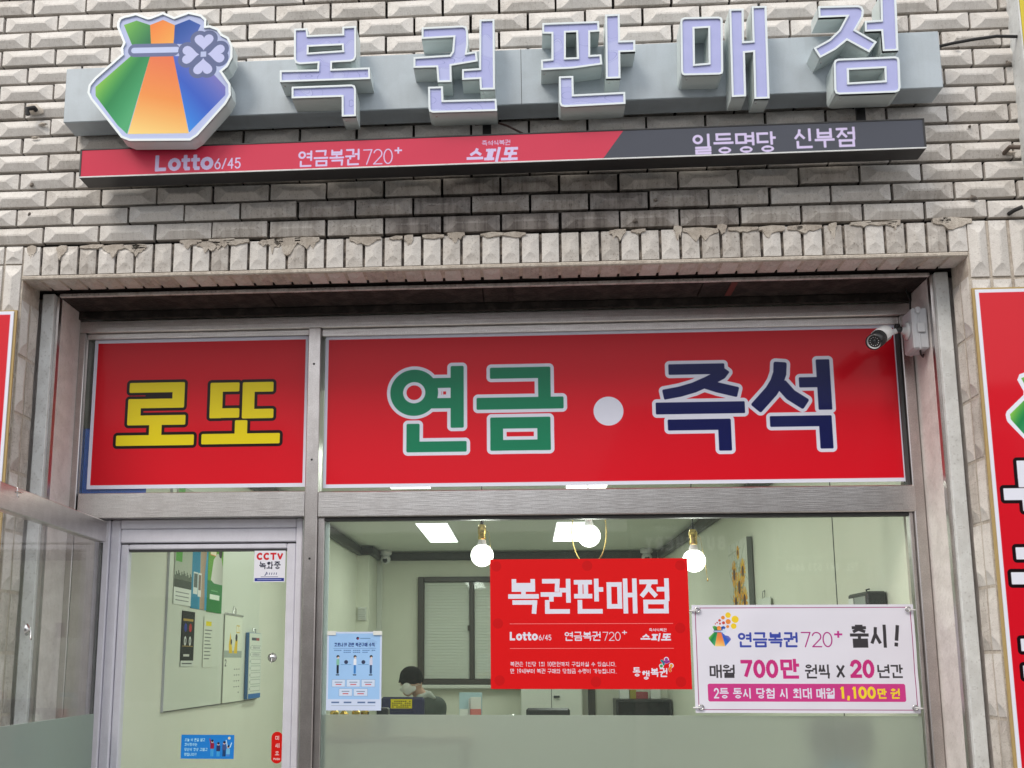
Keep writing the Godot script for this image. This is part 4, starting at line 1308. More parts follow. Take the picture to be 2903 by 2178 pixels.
func make_window_signs() -> void:
	var red := Color(0.85, 0.06, 0.14)
	var white := Color(0.88, 0.89, 0.95)
	var z := -0.4265
	# left sign over the door
	var c := Canvas.new(-1.808, 2.330, -0.849, 2.997, 760, white)
	c.box(-1.793, 2.346, -0.864, 2.982, 0.0, red)
	for L in [RO, TTO]:
		rect_letters(c, L, 0.0125, 0.006, Color(0.11, 0.05, 0.05))
	for L in [RO, TTO]:
		rect_letters(c, L, 0.0, 0.006, Color(0.93, 0.85, 0.10))
	c.box(-1.448 - 0.12, 2.7305, -1.452, 2.7515, 0.0, Color(0.11, 0.05, 0.05))
	vinyl("red_window_sign", "red sign with two yellow black-edged characters on the pane over the door", c, 0.959, 0.667, Vector3(-1.808, 2.330, z), 0.3, 0.12)
	# right sign over the big window
	c = Canvas.new(-0.776, 2.323, 1.649, 2.991, 1500, white)
	c.box(-0.762, 2.339, 1.635, 2.977, 0.0, red)
	var green := Color(0.09, 0.50, 0.36)
	var navy := Color(0.06, 0.09, 0.33)
	for pass_ in 2:
		var g := 0.0150 if pass_ == 0 else 0.0
		var a := white if pass_ == 0 else green
		rect_letters(c, GEUM, g, 0.006, a)
		c.hoop(-0.387, 2.734, 0.0755, 0.0745, 0.0275 + g, a)
		rect_letters(c, YEON, g, 0.006, a)
		a = white if pass_ == 0 else navy
		rect_letters(c, JEUK, g, 0.005, a)
		rect_letters(c, SEOK, g, 0.005, a)
		c.line([0.932, 2.812, 0.915, 2.790, 0.862, 2.762, 0.800, 2.735, 0.740, 2.718, 0.672, 2.706], 0.022 + g, a, 0.002 + g, 0.006 + g)
		c.line([0.845, 2.752, 0.900, 2.733, 0.980, 2.712], 0.022 + g, a, 0.002 + g, 0.006 + g)
		c.line([1.162, 2.836, 1.158, 2.790, 1.143, 2.750, 1.120, 2.714, 1.053, 2.641], 0.027 + g, a, 0.003 + g, 0.008 + g)
		c.line([1.160, 2.744, 1.198, 2.696, 1.257, 2.655], 0.025 + g, a, 0.003 + g, 0.008 + g)
	c.box(-0.268, 2.717, -0.243, 2.743, 0.0, white)
	c.box(-0.262, 2.724, -0.250, 2.737, 0.0, red)
	c.disc(0.439, 2.639, 0.063, white)
	vinyl("red_window_sign", "long red sign with green and navy white-edged characters over the big window", c, 2.425, 0.668, Vector3(-0.776, 2.323, z), 0.3, 0.12)
	# blue film showing behind the left sign's edges
	var film := thing("blue_film", "dark blue film strip showing round the lower left corner of the red sign", "film")
	put("strip", bx(-1.833, 2.309, -0.4365, -1.795, 2.60, -0.4345), mat(lin(0.012, 0.085, 0.36), 0.3), film)
	put("strip", bx(-1.7945, 2.309, -0.4365, -1.548, 2.345, -0.4345), mat(lin(0.012, 0.085, 0.36), 0.3), film)
	# red poster in the middle of the window
	var rr := Color(0.86, 0.09, 0.10)
	c = Canvas.new(-0.066, 1.486, 0.7435, 2.014, 800, rr)
	for p in [[0.335, 1.985], [-0.04, 1.985], [0.715, 1.985], [-0.035, 1.75], [0.705, 1.73], [-0.03, 1.52], [0.36, 1.515], [0.70, 1.515]]:
		c.disc(p[0], p[1], 0.021, Color(0.79, 0.085, 0.095))
	c.text_in("복권판매점", 0.008, 1.789, 0.669, 1.932, 0.0190, white, {"gap": 0.05, "soft": 0.05})
	c.box(0.013, 1.7475, 0.677, 1.7495, 0.0, Color(0.95, 0.62, 0.62))
	c.box(0.013, 1.6475, 0.677, 1.6495, 0.0, Color(0.95, 0.62, 0.62))
	c.text_in("Lotto", 0.013, 1.681, 0.128, 1.716, 0.0085, white, {"soft": 0.5, "gap": 0.03})
	c.text_in("6/45", 0.131, 1.681, 0.183, 1.704, 0.003, white, {"soft": 1.0})
	c.text_in("연금복권", 0.236, 1.679, 0.384, 1.716, 0.0048, white, {"soft": 0.8, "gap": 0.06})
	c.text_in("720", 0.391, 1.679, 0.464, 1.715, 0.003, white, {"soft": 1.0, "gap": 0.05})
	c.text_in("+", 0.470, 1.703, 0.490, 1.722, 0.0042, white, {})
	c.text_in("즉석식복권", 0.579, 1.716, 0.650, 1.729, 0.0019, white, {"gap": 0.05})
	c.text_in("스피또", 0.542, 1.677, 0.665, 1.709, 0.0068, white, {"lean": 0.22, "gap": 0.04})
	c.text_in("복권은 1인당 1회 10만원까지 구입하실 수 있습니다.", 0.014, 1.576, 0.443, 1.595, 0.0023, white, {"gap": 0.07})
	c.text_in("만 19세부터 복권 구매와 당첨금 수령이 가능합니다.", 0.014, 1.548, 0.443, 1.567, 0.0023, white, {"gap": 0.07})
	c.text_in("동", 0.509, 1.536, 0.540, 1.573, 0.0055, white, {"soft": 0.9})
	c.text_in("행", 0.545, 1.524, 0.576, 1.560, 0.0055, white, {"soft": 0.9})
	c.text_in("복권", 0.580, 1.534, 0.648, 1.570, 0.0055, white, {"soft": 0.9})
	for pass_ in 2:
		var k := 1.25 if pass_ == 0 else 1.0
		for q in [[0.645, 1.604, 0.0065, Color(0.62, 0.22, 0.55)], [0.624, 1.578, 0.006, Color(0.30, 0.62, 0.30)], [0.664, 1.580, 0.006, Color(0.90, 0.62, 0.18)]]:
			c.disc(q[0], q[1], q[2] * k + (0.002 if pass_ == 0 else 0.0), white if pass_ == 0 else q[3])
		for q in [[[0.625, 1.600, 0.633, 1.592, 0.634, 1.584], Color(0.10, 0.50, 0.55)], [[0.636, 1.596, 0.645, 1.592, 0.656, 1.597], Color(0.55, 0.20, 0.55)], [[0.662, 1.572, 0.656, 1.566, 0.660, 1.557], Color(0.88, 0.45, 0.15)]]:
			c.line(q[0], 0.0042 * k, white if pass_ == 0 else q[1], 0.003, 0.004)
	vinyl("red_poster", "bright red poster with big white characters hanging in the window under the bulbs", c, 0.8095, 0.528, Vector3(-0.066, 1.486, z), 0.4, 0.15, "poster")
	# white banner with eyelets
	c = Canvas.new(0.753, 1.394, 1.631, 1.822, 900, Color(0.885, 0.88, 0.93))
	var pink := Color(0.78, 0.20, 0.50)
	var ink := Color(0.25, 0.24, 0.26)
	for e in [[0.766, 1.809, 1.620, 1.8115], [0.766, 1.405, 1.620, 1.4075], [0.766, 1.405, 0.7685, 1.8115], [1.6175, 1.405, 1.620, 1.8115]]:
		c.box(e[0], e[1], e[2], e[3], 0.0, Color(0.55, 0.10, 0.35))
	bag_print(c, Vector2(0.860, 1.697), 0.168, false, 0.0)
	for q in [[0.898, 1.781, 0.011, 0], [0.925, 1.764, 0.014, 0], [0.877, 1.771, 0.0075, 1], [0.897, 1.755, 0.010, 1], [0.918, 1.737, 0.011, 0], [0.863, 1.760, 0.005, 2], [0.878, 1.750, 0.006, 2], [0.853, 1.751, 0.0032, 2], [0.864, 1.747, 0.004, 2], [0.846, 1.746, 0.0025, 2], [0.894, 1.735, 0.006, 1]]:
		c.disc(q[0], q[1], q[2], [Color(0.93, 0.80, 0.20), Color(0.90, 0.55, 0.25), Color(0.78, 0.30, 0.25)][q[3]])
	c.text_in("연금복권", 0.931, 1.652, 1.171, 1.712, 0.0083, Color(0.24, 0.30, 0.66), {"soft": 0.8, "gap": 0.06})
	c.text_in("720", 1.183, 1.652, 1.306, 1.713, 0.0046, Color(0.66, 0.16, 0.50), {"soft": 1.0, "gap": 0.05})
	c.text_in("+", 1.314, 1.687, 1.346, 1.719, 0.0075, Color(0.74, 0.22, 0.56), {})
	c.text_in("출시", 1.376, 1.650, 1.526, 1.741, 0.0122, ink, {"soft": 0.05, "gap": 0.04})
	c.text_in("!", 1.541, 1.655, 1.566, 1.739, 0.0135, ink, {"lean": 0.12, "soft": 0.05})
	c.text_in("매월", 0.814, 1.531, 0.915, 1.583, 0.0068, ink, {"gap": 0.06, "soft": 0.05})
	c.text_in("700", 0.938, 1.531, 1.086, 1.602, 0.0140, pink, {"gap": 0.05, "soft": 0.2})
	c.text_in("만", 1.094, 1.528, 1.171, 1.606, 0.0125, pink, {"soft": 0.05})
	c.text_in("원씩", 1.191, 1.529, 1.290, 1.584, 0.0068, ink, {"gap": 0.06, "soft": 0.05})
	c.text_in("X", 1.313, 1.531, 1.347, 1.583, 0.0085, ink, {"soft": 0.05})
	c.text_in("20", 1.368, 1.531, 1.462, 1.602, 0.0140, pink, {"gap": 0.05, "soft": 0.2})
	c.text_in("년간", 1.473, 1.531, 1.574, 1.584, 0.0068, ink, {"gap": 0.06, "soft": 0.05})
	c.box(0.805, 1.438, 1.577, 1.508, 0.008, Color(0.80, 0.25, 0.54))
	c.text_in("2등 동시 당첨 시 최대 매월", 0.828, 1.450, 1.303, 1.491, 0.0056, white, {"gap": 0.06, "soft": 0.05})
	c.text_in("1,100", 1.318, 1.450, 1.461, 1.497, 0.0098, Color(0.95, 0.84, 0.22), {"gap": 0.05, "soft": 0.2})
	c.text_in("만", 1.467, 1.450, 1.504, 1.490, 0.0066, Color(0.95, 0.84, 0.22), {"soft": 0.05})
	c.text_in("원", 1.518, 1.450, 1.555, 1.490, 0.0066, Color(0.95, 0.84, 0.22), {"soft": 0.05})
	var ban := thing("banner", "white banner with eyelets, pink bar and blue and pink lettering at the window's right", "banner", Vector3(0.753, 1.394, z + 0.004))
	put("cloth", sheet(0.878, 0.428, 0.0015, 0.006, 20, 12), printed(c.texture(), 0.5, 0.0), ban)
	for p in [[0.022, 0.408], [0.855, 0.408], [0.022, 0.022], [0.855, 0.022]]:
		var e := put("eyelet", TorusMesh.new(), M.steel_plain, ban, Vector3(p[0], p[1], 0.008))
		e.mesh.inner_radius = 0.0065
		e.mesh.outer_radius = 0.0125
		e.mesh.rings = 20
		e.mesh.ring_segments = 8
		e.rotation_degrees.x = 90
		put("tie", tube([Vector3(p[0], p[1], 0.004), Vector3(p[0] + (-0.012 if p[0] < 0.4 else 0.012), p[1] - 0.002, 0.014), Vector3(p[0] + (-0.03 if p[0] < 0.4 else 0.03), p[1] - 0.003, 0.002)], 0.0035, 6), M.white_plastic, ban)
	# notice on buying tickets
	c = Canvas.new(0.0, 0.0, 0.228, 0.319, 300, Color(0.80, 0.85, 0.95))
	c.box(0.007, 0.045, 0.221, 0.312, 0.0, Color(0.62, 0.78, 0.95))
	c.text_in("코로나19 관련 복권구매 수칙", 0.030, 0.258, 0.198, 0.274, 0.0022, Color(0.12, 0.22, 0.48), {"gap": 0.06})
	c.box(0.026, 0.2505, 0.204, 0.2515, 0.0, Color(0.25, 0.40, 0.65))
	for y in [0.241, 0.233]:
		for i in 22:
			if i % 5 != 4 and (y > 0.236 or (i > 4 and i < 18)):
				c.box(0.030 + i * 0.0078, y, 0.0365 + i * 0.0078, y + 0.0035, 0.0, Color(0.35, 0.50, 0.72))
	c.disc(0.127, 0.292, 0.006, Color(0.12, 0.16, 0.30))
	c.disc(0.129, 0.290, 0.003, Color(0.75, 0.30, 0.35))
	c.box(0.137, 0.290, 0.180, 0.2935, 0.0, Color(0.40, 0.55, 0.72))
	for q in [[0.046, Color(0.52, 0.74, 0.66), Color(0.15, 0.17, 0.22)], [0.117, Color(0.90, 0.92, 0.96), Color(0.24, 0.50, 0.78)], [0.184, Color(0.80, 0.80, 0.88), Color(0.20, 0.30, 0.45)]]:
		c.disc(q[0], 0.217, 0.0062, Color(0.10, 0.10, 0.13))
		c.disc(q[0] + 0.001, 0.213, 0.0042, Color(0.90, 0.80, 0.75))
		c.box(q[0] - 0.006, 0.182, q[0] + 0.006, 0.208, 0.004, q[1])
		c.box(q[0] - 0.005, 0.148, q[0] + 0.004, 0.183, 0.002, q[2])
		c.box(q[0] - 0.008, 0.141, q[0] + 0.006, 0.145, 0.001, Color(0.12, 0.12, 0.15))
	for x in [0.080, 0.152]:
		c.disc(x, 0.195, 0.008, Color(0.22, 0.25, 0.36))
		c.box(x - 0.022, 0.184, x + 0.022, 0.1855, 0.0, Color(0.30, 0.50, 0.70))
	for q in [[0.022, 0.094, 0.078, 0.125], [0.083, 0.094, 0.140, 0.125], [0.145, 0.094, 0.202, 0.125], [0.052, 0.057, 0.108, 0.088], [0.113, 0.057, 0.172, 0.088]]:
		c.box(q[0], q[1], q[2], q[3], 0.001, Color(0.45, 0.58, 0.75))
		c.box(q[0] + 0.0012, q[1] + 0.0012, q[2] - 0.0012, q[3] - 0.0012, 0.001, Color(0.80, 0.86, 0.95))
		c.box(q[0] + 0.012, q[1] + 0.018, q[2] - 0.012, q[1] + 0.021, 0.0, Color(0.45, 0.50, 0.60))
		c.box(q[0] + 0.016, q[1] + 0.008, q[2] - 0.016, q[1] + 0.0125, 0.0, Color(0.78, 0.42, 0.48))
	for x in [0.022, 0.073, 0.130, 0.172]:
		c.box(x, 0.029, x + 0.032, 0.035, 0.0, Color(0.35, 0.45, 0.62))
	c.box(0.022, 0.018, 0.204, 0.020, 0.0, Color(0.60, 0.66, 0.75))
	var n := vinyl("notice_poster", "pale blue notice with three standing figures taped low in the window's left corner", c, 0.228, 0.319, Vector3(-0.743, 1.399, z), 0.55, 0.0, "poster", 0.004)
	put("tape", bx(0.0, 0.305, 0.0045, 0.036, 0.322, 0.0055), M.paper, n)
	put("tape", bx(0.192, 0.305, 0.0045, 0.229, 0.322, 0.0055), M.paper, n)
	# stickers on the closed door
	var dz := -0.4765
	c = Canvas.new(0.0, 0.0, 0.134, 0.133, 220, Color(0.90, 0.90, 0.94))
	c.text_in("CCTV", 0.010, 0.094, 0.124, 0.124, 0.0075, Color(0.80, 0.12, 0.16), {"gap": 0.1, "soft": 0.1})
	c.text_in("녹화중", 0.022, 0.055, 0.114, 0.087, 0.0042, Color(0.12, 0.13, 0.22), {"gap": 0.08})
	c.line([0.055, 0.043, 0.050, 0.030, 0.046, 0.028], 0.0016, Color(0.20, 0.25, 0.45), 0.0, 0.0)
	for i in 5:
		c.line([0.058 + i * 0.010, 0.040, 0.056 + i * 0.010, 0.031], 0.0014, Color(0.20, 0.25, 0.45))
	c.box(0.030, 0.021, 0.104, 0.0235, 0.0, Color(0.45, 0.48, 0.60))
	c.box(0.004, 0.004, 0.130, 0.017, 0.001, Color(0.12, 0.18, 0.55))
	c.box(0.015, 0.009, 0.119, 0.0115, 0.0, Color(0.70, 0.74, 0.88))
	vinyl("camera_sticker", "white square camera warning sticker with red capitals, top corner of the door glass", c, 0.134, 0.133, Vector3(-1.070, 1.928, -0.4600), 0.4, 0.3, "sticker")
	c = Canvas.new(0.0, 0.0, 0.224, 0.097, 330, Color(0.13, 0.52, 0.86))
	var hand := Color(0.72, 0.90, 0.98)
	c.text_in("오늘 이 문을 열고", 0.014, 0.070, 0.100, 0.083, 0.0019, hand, {"lean": 0.1, "soft": 1.0})
	c.text_in("화이팅하는", 0.014, 0.051, 0.068, 0.064, 0.0019, hand, {"lean": 0.1, "soft": 1.0})
	c.text_in("당신이 항상 고맙고", 0.014, 0.031, 0.112, 0.044, 0.0019, hand, {"lean": 0.1, "soft": 1.0})
	c.text_in("멋집니다!!", 0.014, 0.011, 0.066, 0.024, 0.0019, hand, {"lean": 0.1, "soft": 1.0})
	for q in [[0.132, 0.070, Color(0.60, 0.12, 0.25), Color(0.30, 0.68, 0.90)], [0.158, 0.060, Color(0.20, 0.22, 0.40), Color(0.30, 0.68, 0.90)], [0.183, 0.064, Color(0.28, 0.35, 0.55), Color(0.14, 0.14, 0.25)], [0.200, 0.048, Color(0.45, 0.75, 0.92), Color(0.35, 0.55, 0.85)]]:
		c.disc(q[0], q[1], 0.0055, Color(0.92, 0.75, 0.68))
		c.disc(q[0], q[1] + 0.003, 0.005, Color(0.16, 0.14, 0.22))
		c.box(q[0] - 0.008, q[1] - 0.030, q[0] + 0.008, q[1] - 0.006, 0.003, q[2])
		c.box(q[0] - 0.006, 0.010, q[0] - 0.001, q[1] - 0.029, 0.001, q[3])
		c.box(q[0] + 0.001, 0.010, q[0] + 0.006, q[1] - 0.029, 0.001, q[3])
	c.line([0.126, 0.060, 0.121, 0.082], 0.0022, Color(0.60, 0.12, 0.25))
	c.line([0.196, 0.050, 0.190, 0.076], 0.002, Color(0.80, 0.92, 0.98))
	c.line([0.207, 0.046, 0.214, 0.066], 0.002, Color(0.80, 0.92, 0.98))
	c.disc(0.203, 0.084, 0.0055, Color(0.95, 0.88, 0.70))
	vinyl("greeting_sticker", "bright blue sticker with cheering figures and handwriting low on the door glass", c, 0.224, 0.097, Vector3(-1.359, 1.199, dz), 0.4, 0.3, "sticker")
	c = Canvas.new(0.0, 0.0, 0.048, 0.128, 110, Color(0.85, 0.10, 0.08))
	for i in 3:
		c.text_in(["미", "세", "요"][i], 0.016, 0.094 - i * 0.031, 0.034, 0.112 - i * 0.031, 0.0024, Color(0.95, 0.85, 0.85), {})
	c.text_in("PUSH", 0.010, 0.014, 0.038, 0.022, 0.0018, Color(0.95, 0.85, 0.85), {"gap": 0.12})
	var cap := PackedVector2Array()
	for i in 24:
		var a := TAU * i / 24.0
		cap.append(Vector2(0.024 + cos(a) * 0.024, (0.104 if sin(a) > 0.0 else 0.024) + sin(a) * 0.024))
	var st := SurfaceTool.new()
	st.begin(Mesh.PRIMITIVE_TRIANGLES)
	st.set_smooth_group(-1)
	for i in 24:
		for v in [Vector2(0.024, 0.064), cap[(i + 1) % 24], cap[i]]:
			st.set_uv(Vector2(v.x / 0.048, 1.0 - v.y / 0.128))
			st.add_vertex(Vector3(v.x, v.y, 0.0015))
	var push := put("push_sticker", done(st), printed(c.texture(), 0.35, 0.3), self, Vector3(-0.978, 1.182, dz))
	tag(push, "upright red push sticker with rounded ends on the door glass", "sticker")

func make_side_signs() -> void:
	var red := Color(0.82, 0.06, 0.14)
	var white := Color(0.89, 0.90, 0.95)
	# right hand board with the bag and a column of characters, cut by the picture's edge
	var c := Canvas.new(1.786, 0.60, 2.296, 2.978, 300, white)
	c.box(1.799, 0.613, 2.283, 2.965, 0.0, red)
	bag_print(c, Vector2(2.005, 2.512), 0.52, true, 0.016)
	var word := "복권판매점"
	for i in 5:
		c.text_in(word[i], 1.822, 2.072 - i * 0.318, 2.262, 2.320 - i * 0.318, 0.044, white, {"rim": 0.012, "rim_color": Color(0.08, 0.03, 0.05), "soft": 0.12})
	var r := thing("side_board_sign", "tall red board with black-edged white characters at the right edge", "sign", Vector3(1.786, 0.60, 0.018))
	put("print_face", sheet(0.51, 2.378, 0.004), printed(c.texture(), 0.3, 0.4), r, Vector3(0, 0, 0.010))
	put("backing_board", bx(-0.010, -0.008, 0.002, 0.518, 2.386, 0.0095), mat(lin(0.42, 0.30, 0.12), 0.6), r)
	c = Canvas.new(-2.46, 0.60, -1.955, 2.982, 240, white)
	c.box(-2.446, 0.614, -1.969, 2.968, 0.0, red)
	var l := thing("side_board_sign", "red board with white border just showing at the left edge", "sign", Vector3(-2.46, 0.60, 0.018))
	put("print_face", sheet(0.505, 2.382, 0.004), printed(c.texture(), 0.3, 0.4), l, Vector3(0, 0, 0.010))
	put("backing_board", bx(-0.010, -0.008, 0.002, 0.516, 2.388, 0.0095), mat(lin(0.42, 0.30, 0.12), 0.6), l)
	# neighbour's projecting sign
	var y := thing("neighbour_sign", "white edged yellow sign board at the top right corner", "sign", Vector3(2.018, 2.995, 0.004))
	put("frame", bx(0.0, 0.0, -0.006, 0.006, 2.6, 0.090, 0.002), M.rail, y)
	put("yellow_panel", bx(0.0065, 0.0, -0.004, 0.9, 2.6, 0.093, 0.003), mat(lin(0.62, 0.50, 0.015), 0.4), y)

# ------------------------------------------------------------------ camera on the right reveal
func make_camera() -> void:
	var t := thing("security_camera", "white bullet camera on a grey junction box at the opening's upper right corner", "camera", Vector3(1.70, 2.91, -0.27))
	var bxn := put("junction_box", bx(-0.062, -0.085, -0.055, 0.0, 0.085, 0.055, 0.006), M.grey_plastic, t)
	put("lid_rib", bx(-0.040, -0.088, -0.058, -0.034, 0.088, 0.058, 0.002), M.grey_plastic, bxn)
	put("clip", bx(-0.045, -0.020, 0.056, -0.015, 0.020, 0.064, 0.003), M.grey_plastic, bxn)
	put("clip", bx(-0.048, 0.06, 0.056, -0.030, 0.086, 0.064, 0.003), M.grey_plastic, bxn)
	var foot := put("mount_foot", lathe([[0.0, 0.022], [0.014, 0.022], [0.016, 0.010], [0.034, 0.008], [0.036, 0.0], [0.0, 0.0]], 18), M.white_plastic, t, Vector3(-0.063, 0.005, 0.0))
	foot.rotation_degrees.z = 90
	put("arm", tube([Vector3(-0.078, 0.005, 0.0), Vector3(-0.10, 0.006, 0.010), Vector3(-0.150, -0.012, 0.026)], 0.0115, 10), M.white_plastic, t)
	put("arm_knob", lathe([[0.0, 0.016], [0.012, 0.016], [0.014, 0.0], [0.0, 0.0]], 12), M.black_plastic, t, Vector3(-0.103, 0.004, 0.012)).rotation_degrees.x = 80
	var body := Node3D.new()
	body.name = "bullet"
	t.add_child(body)
	body.position = Vector3(-0.192, -0.036, 0.050)
	# barrel along its own z, looking to the street, left and down
	body.basis = Basis.looking_at(Vector3(0.56, 0.44, -0.60))
	var tube_mesh := lathe([[0.0, -0.062], [0.024, -0.062], [0.030, -0.054], [0.031, 0.050], [0.029, 0.060], [0.027, 0.060], [0.025, 0.052], [0.0, 0.052]], 24)
	put("barrel", tube_mesh, M.white_plastic, body).rotation_degrees.x = 90
	put("front_sleeve", lathe([[0.0315, 0.004], [0.0325, 0.006], [0.0325, 0.064], [0.029, 0.065]], 24), M.black_plastic, body).rotation_degrees.x = 90
	put("lens_plate", lathe([[0.0, 0.055], [0.0245, 0.055]], 24), M.black_metal, body).rotation_degrees.x = 90
	put("lens", lathe([[0.0, 0.060], [0.006, 0.059], [0.009, 0.0555]], 16), M.dark_glass, body).rotation_degrees.x = 90
	for k in 12:
		var a := TAU * k / 12.0
		put("infrared_diode", lathe([[0.0, 0.0575], [0.0018, 0.057], [0.0022, 0.0555]], 6), M.grey_plastic, body, Vector3(cos(a) * 0.017, sin(a) * 0.017, 0.0)).rotation_degrees.x = 90
	var st := stool()
	st.set_smooth_group(0)
	for k in 10:
		var a0 := lerpf(-0.25, PI + 0.25, k / 10.0)
		var a1 := lerpf(-0.25, PI + 0.25, (k + 1) / 10.0)
		quad(st, Vector3(cos(a0) * 0.036, sin(a0) * 0.036, -0.060), Vector3(cos(a1) * 0.036, sin(a1) * 0.036, -0.060), Vector3(cos(a1) * 0.036, sin(a1) * 0.036, 0.008), Vector3(cos(a0) * 0.036, sin(a0) * 0.036, 0.008), Vector3(cos(a0), sin(a0), 0))
		quad(st, Vector3(cos(a0) * 0.034, sin(a0) * 0.034, -0.060), Vector3(cos(a1) * 0.034, sin(a1) * 0.034, -0.060), Vector3(cos(a1) * 0.034, sin(a1) * 0.034, 0.008), Vector3(cos(a0) * 0.034, sin(a0) * 0.034, 0.008), -Vector3(cos(a0), sin(a0), 0))
		quad(st, Vector3(cos(a0) * 0.034, sin(a0) * 0.034, 0.008), Vector3(cos(a1) * 0.034, sin(a1) * 0.034, 0.008), Vector3(cos(a1) * 0.036, sin(a1) * 0.036, 0.008), Vector3(cos(a0) * 0.036, sin(a0) * 0.036, 0.008), Vector3.BACK)
	put("hood", done(st), M.white_plastic, body)
	put("cable", tube([Vector3(-0.03, 0.085, -0.02), Vector3(-0.034, 0.11, -0.03), Vector3(-0.028, 0.15, -0.04), Vector3(-0.04, 0.20, -0.05)], 0.004, 6), M.black_rubber, t)
	put("cable", tube([Vector3(-0.03, -0.083, 0.03), Vector3(-0.025, -0.10, 0.02), Vector3(-0.01, -0.105, 0.0), Vector3(0.0, -0.09, -0.02)], 0.004, 6), M.black_rubber, t)

# ------------------------------------------------------------------ hanging bulbs
func make_bulbs() -> void:
	var spots := [[-0.110, 2.058, "left hanging globe bulb on a brass pull-chain socket"], [0.362, 2.141, "middle hanging globe bulb inside a thin brass hoop"], [0.814, 2.028, "right hanging globe bulb on a brass pull-chain socket"]]
	for i in 3:
		var s: Array = spots[i]
		var t := thing("pendant_bulb", s[2], "bulb", Vector3(s[0], s[1], -0.70), "bulbs hanging behind the window")
		var prof := []
		for k in 17:
			var a := -PI / 2 + PI * 0.86 * k / 16.0
			prof.append([maxf(cos(a) * 0.050, 0.0), sin(a) * 0.050])
		put("light_bulb", lathe(prof, 24), M.bulb_glow, t)
		put("bulb_neck", lathe([[0.0225, 0.0445], [0.017, 0.062], [0.0145, 0.074]], 20), M.white_plastic, t)
		if i == 1:
			put("socket", lathe([[0.0, 0.075], [0.021, 0.074], [0.021, 0.11], [0.014, 0.12], [0.0, 0.12]], 18), M.steel_plain, t)
			var ring := PackedVector3Array()
			for k in 33:
				var a := TAU * k / 32.0
				ring.append(Vector3(cos(a) * 0.074, 0.02 + sin(a) * 0.15, 0.03 * cos(a)))
			put("hoop", tube(ring, 0.0023, 8), M.brass, t)
		else:
			put("socket", lathe([[0.0, 0.070], [0.017, 0.070], [0.0185, 0.078], [0.016, 0.092], [0.0185, 0.100], [0.0195, 0.122], [0.014, 0.137], [0.0, 0.138]], 18), M.brass, t)
			put("cord_grip", lathe([[0.0075, 0.137], [0.007, 0.155], [0.004, 0.168], [0.0, 0.17]], 12), M.black_rubber, t)
			var chain := PackedVector3Array([Vector3(0.02, 0.11, 0.005), Vector3(0.030, 0.10, 0.01), Vector3(0.036, 0.05, 0.012), Vector3(0.044, 0.0, 0.016), Vector3(0.052, -0.08, 0.02)])
			put("pull_chain", tube(chain, 0.0012, 5), M.brass, t)
			put("chain_weight", lathe([[0.0, 0.012], [0.003, 0.010], [0.004, 0.0], [0.0, -0.002]], 8), M.brass, t, Vector3(0.052, -0.09, 0.02))
		put("cord", tube([Vector3(0, 0.118 if i == 1 else 0.165, 0), Vector3(0, ROOM_T - s[1], 0)], 0.0025, 6), M.black_rubber, t)
		put("ceiling_rose", lathe([[0.03, 0.0], [0.03, -0.012], [0.0, -0.02]], 14), M.black_plastic, t, Vector3(0, ROOM_T - s[1], 0))
		var l := OmniLight3D.new()
		l.name = "bulb_lamp"
		l.light_energy = 0.05
		l.light_size = 0.04
		l.omni_range = 9.0
		l.omni_attenuation = 2.0
		l.shadow_enabled = true
		l.light_color = Color(0.97, 1.0, 0.95)
		t.add_child(l)

# ------------------------------------------------------------------ things inside the shop
func wall_print(called: String, label: String, c: Canvas, near_z: float, y: float, w: float, h: float, cat := "poster", x := ROOM_L + 0.013, group := "") -> MeshInstance3D:
	var o := put(called, sheet(w, h, 0.002), printed(c.texture(), 0.5, 0.0), self, Vector3(x, y, near_z))
	o.rotation_degrees.y = 90
	tag(o, label, cat, group)
	return o

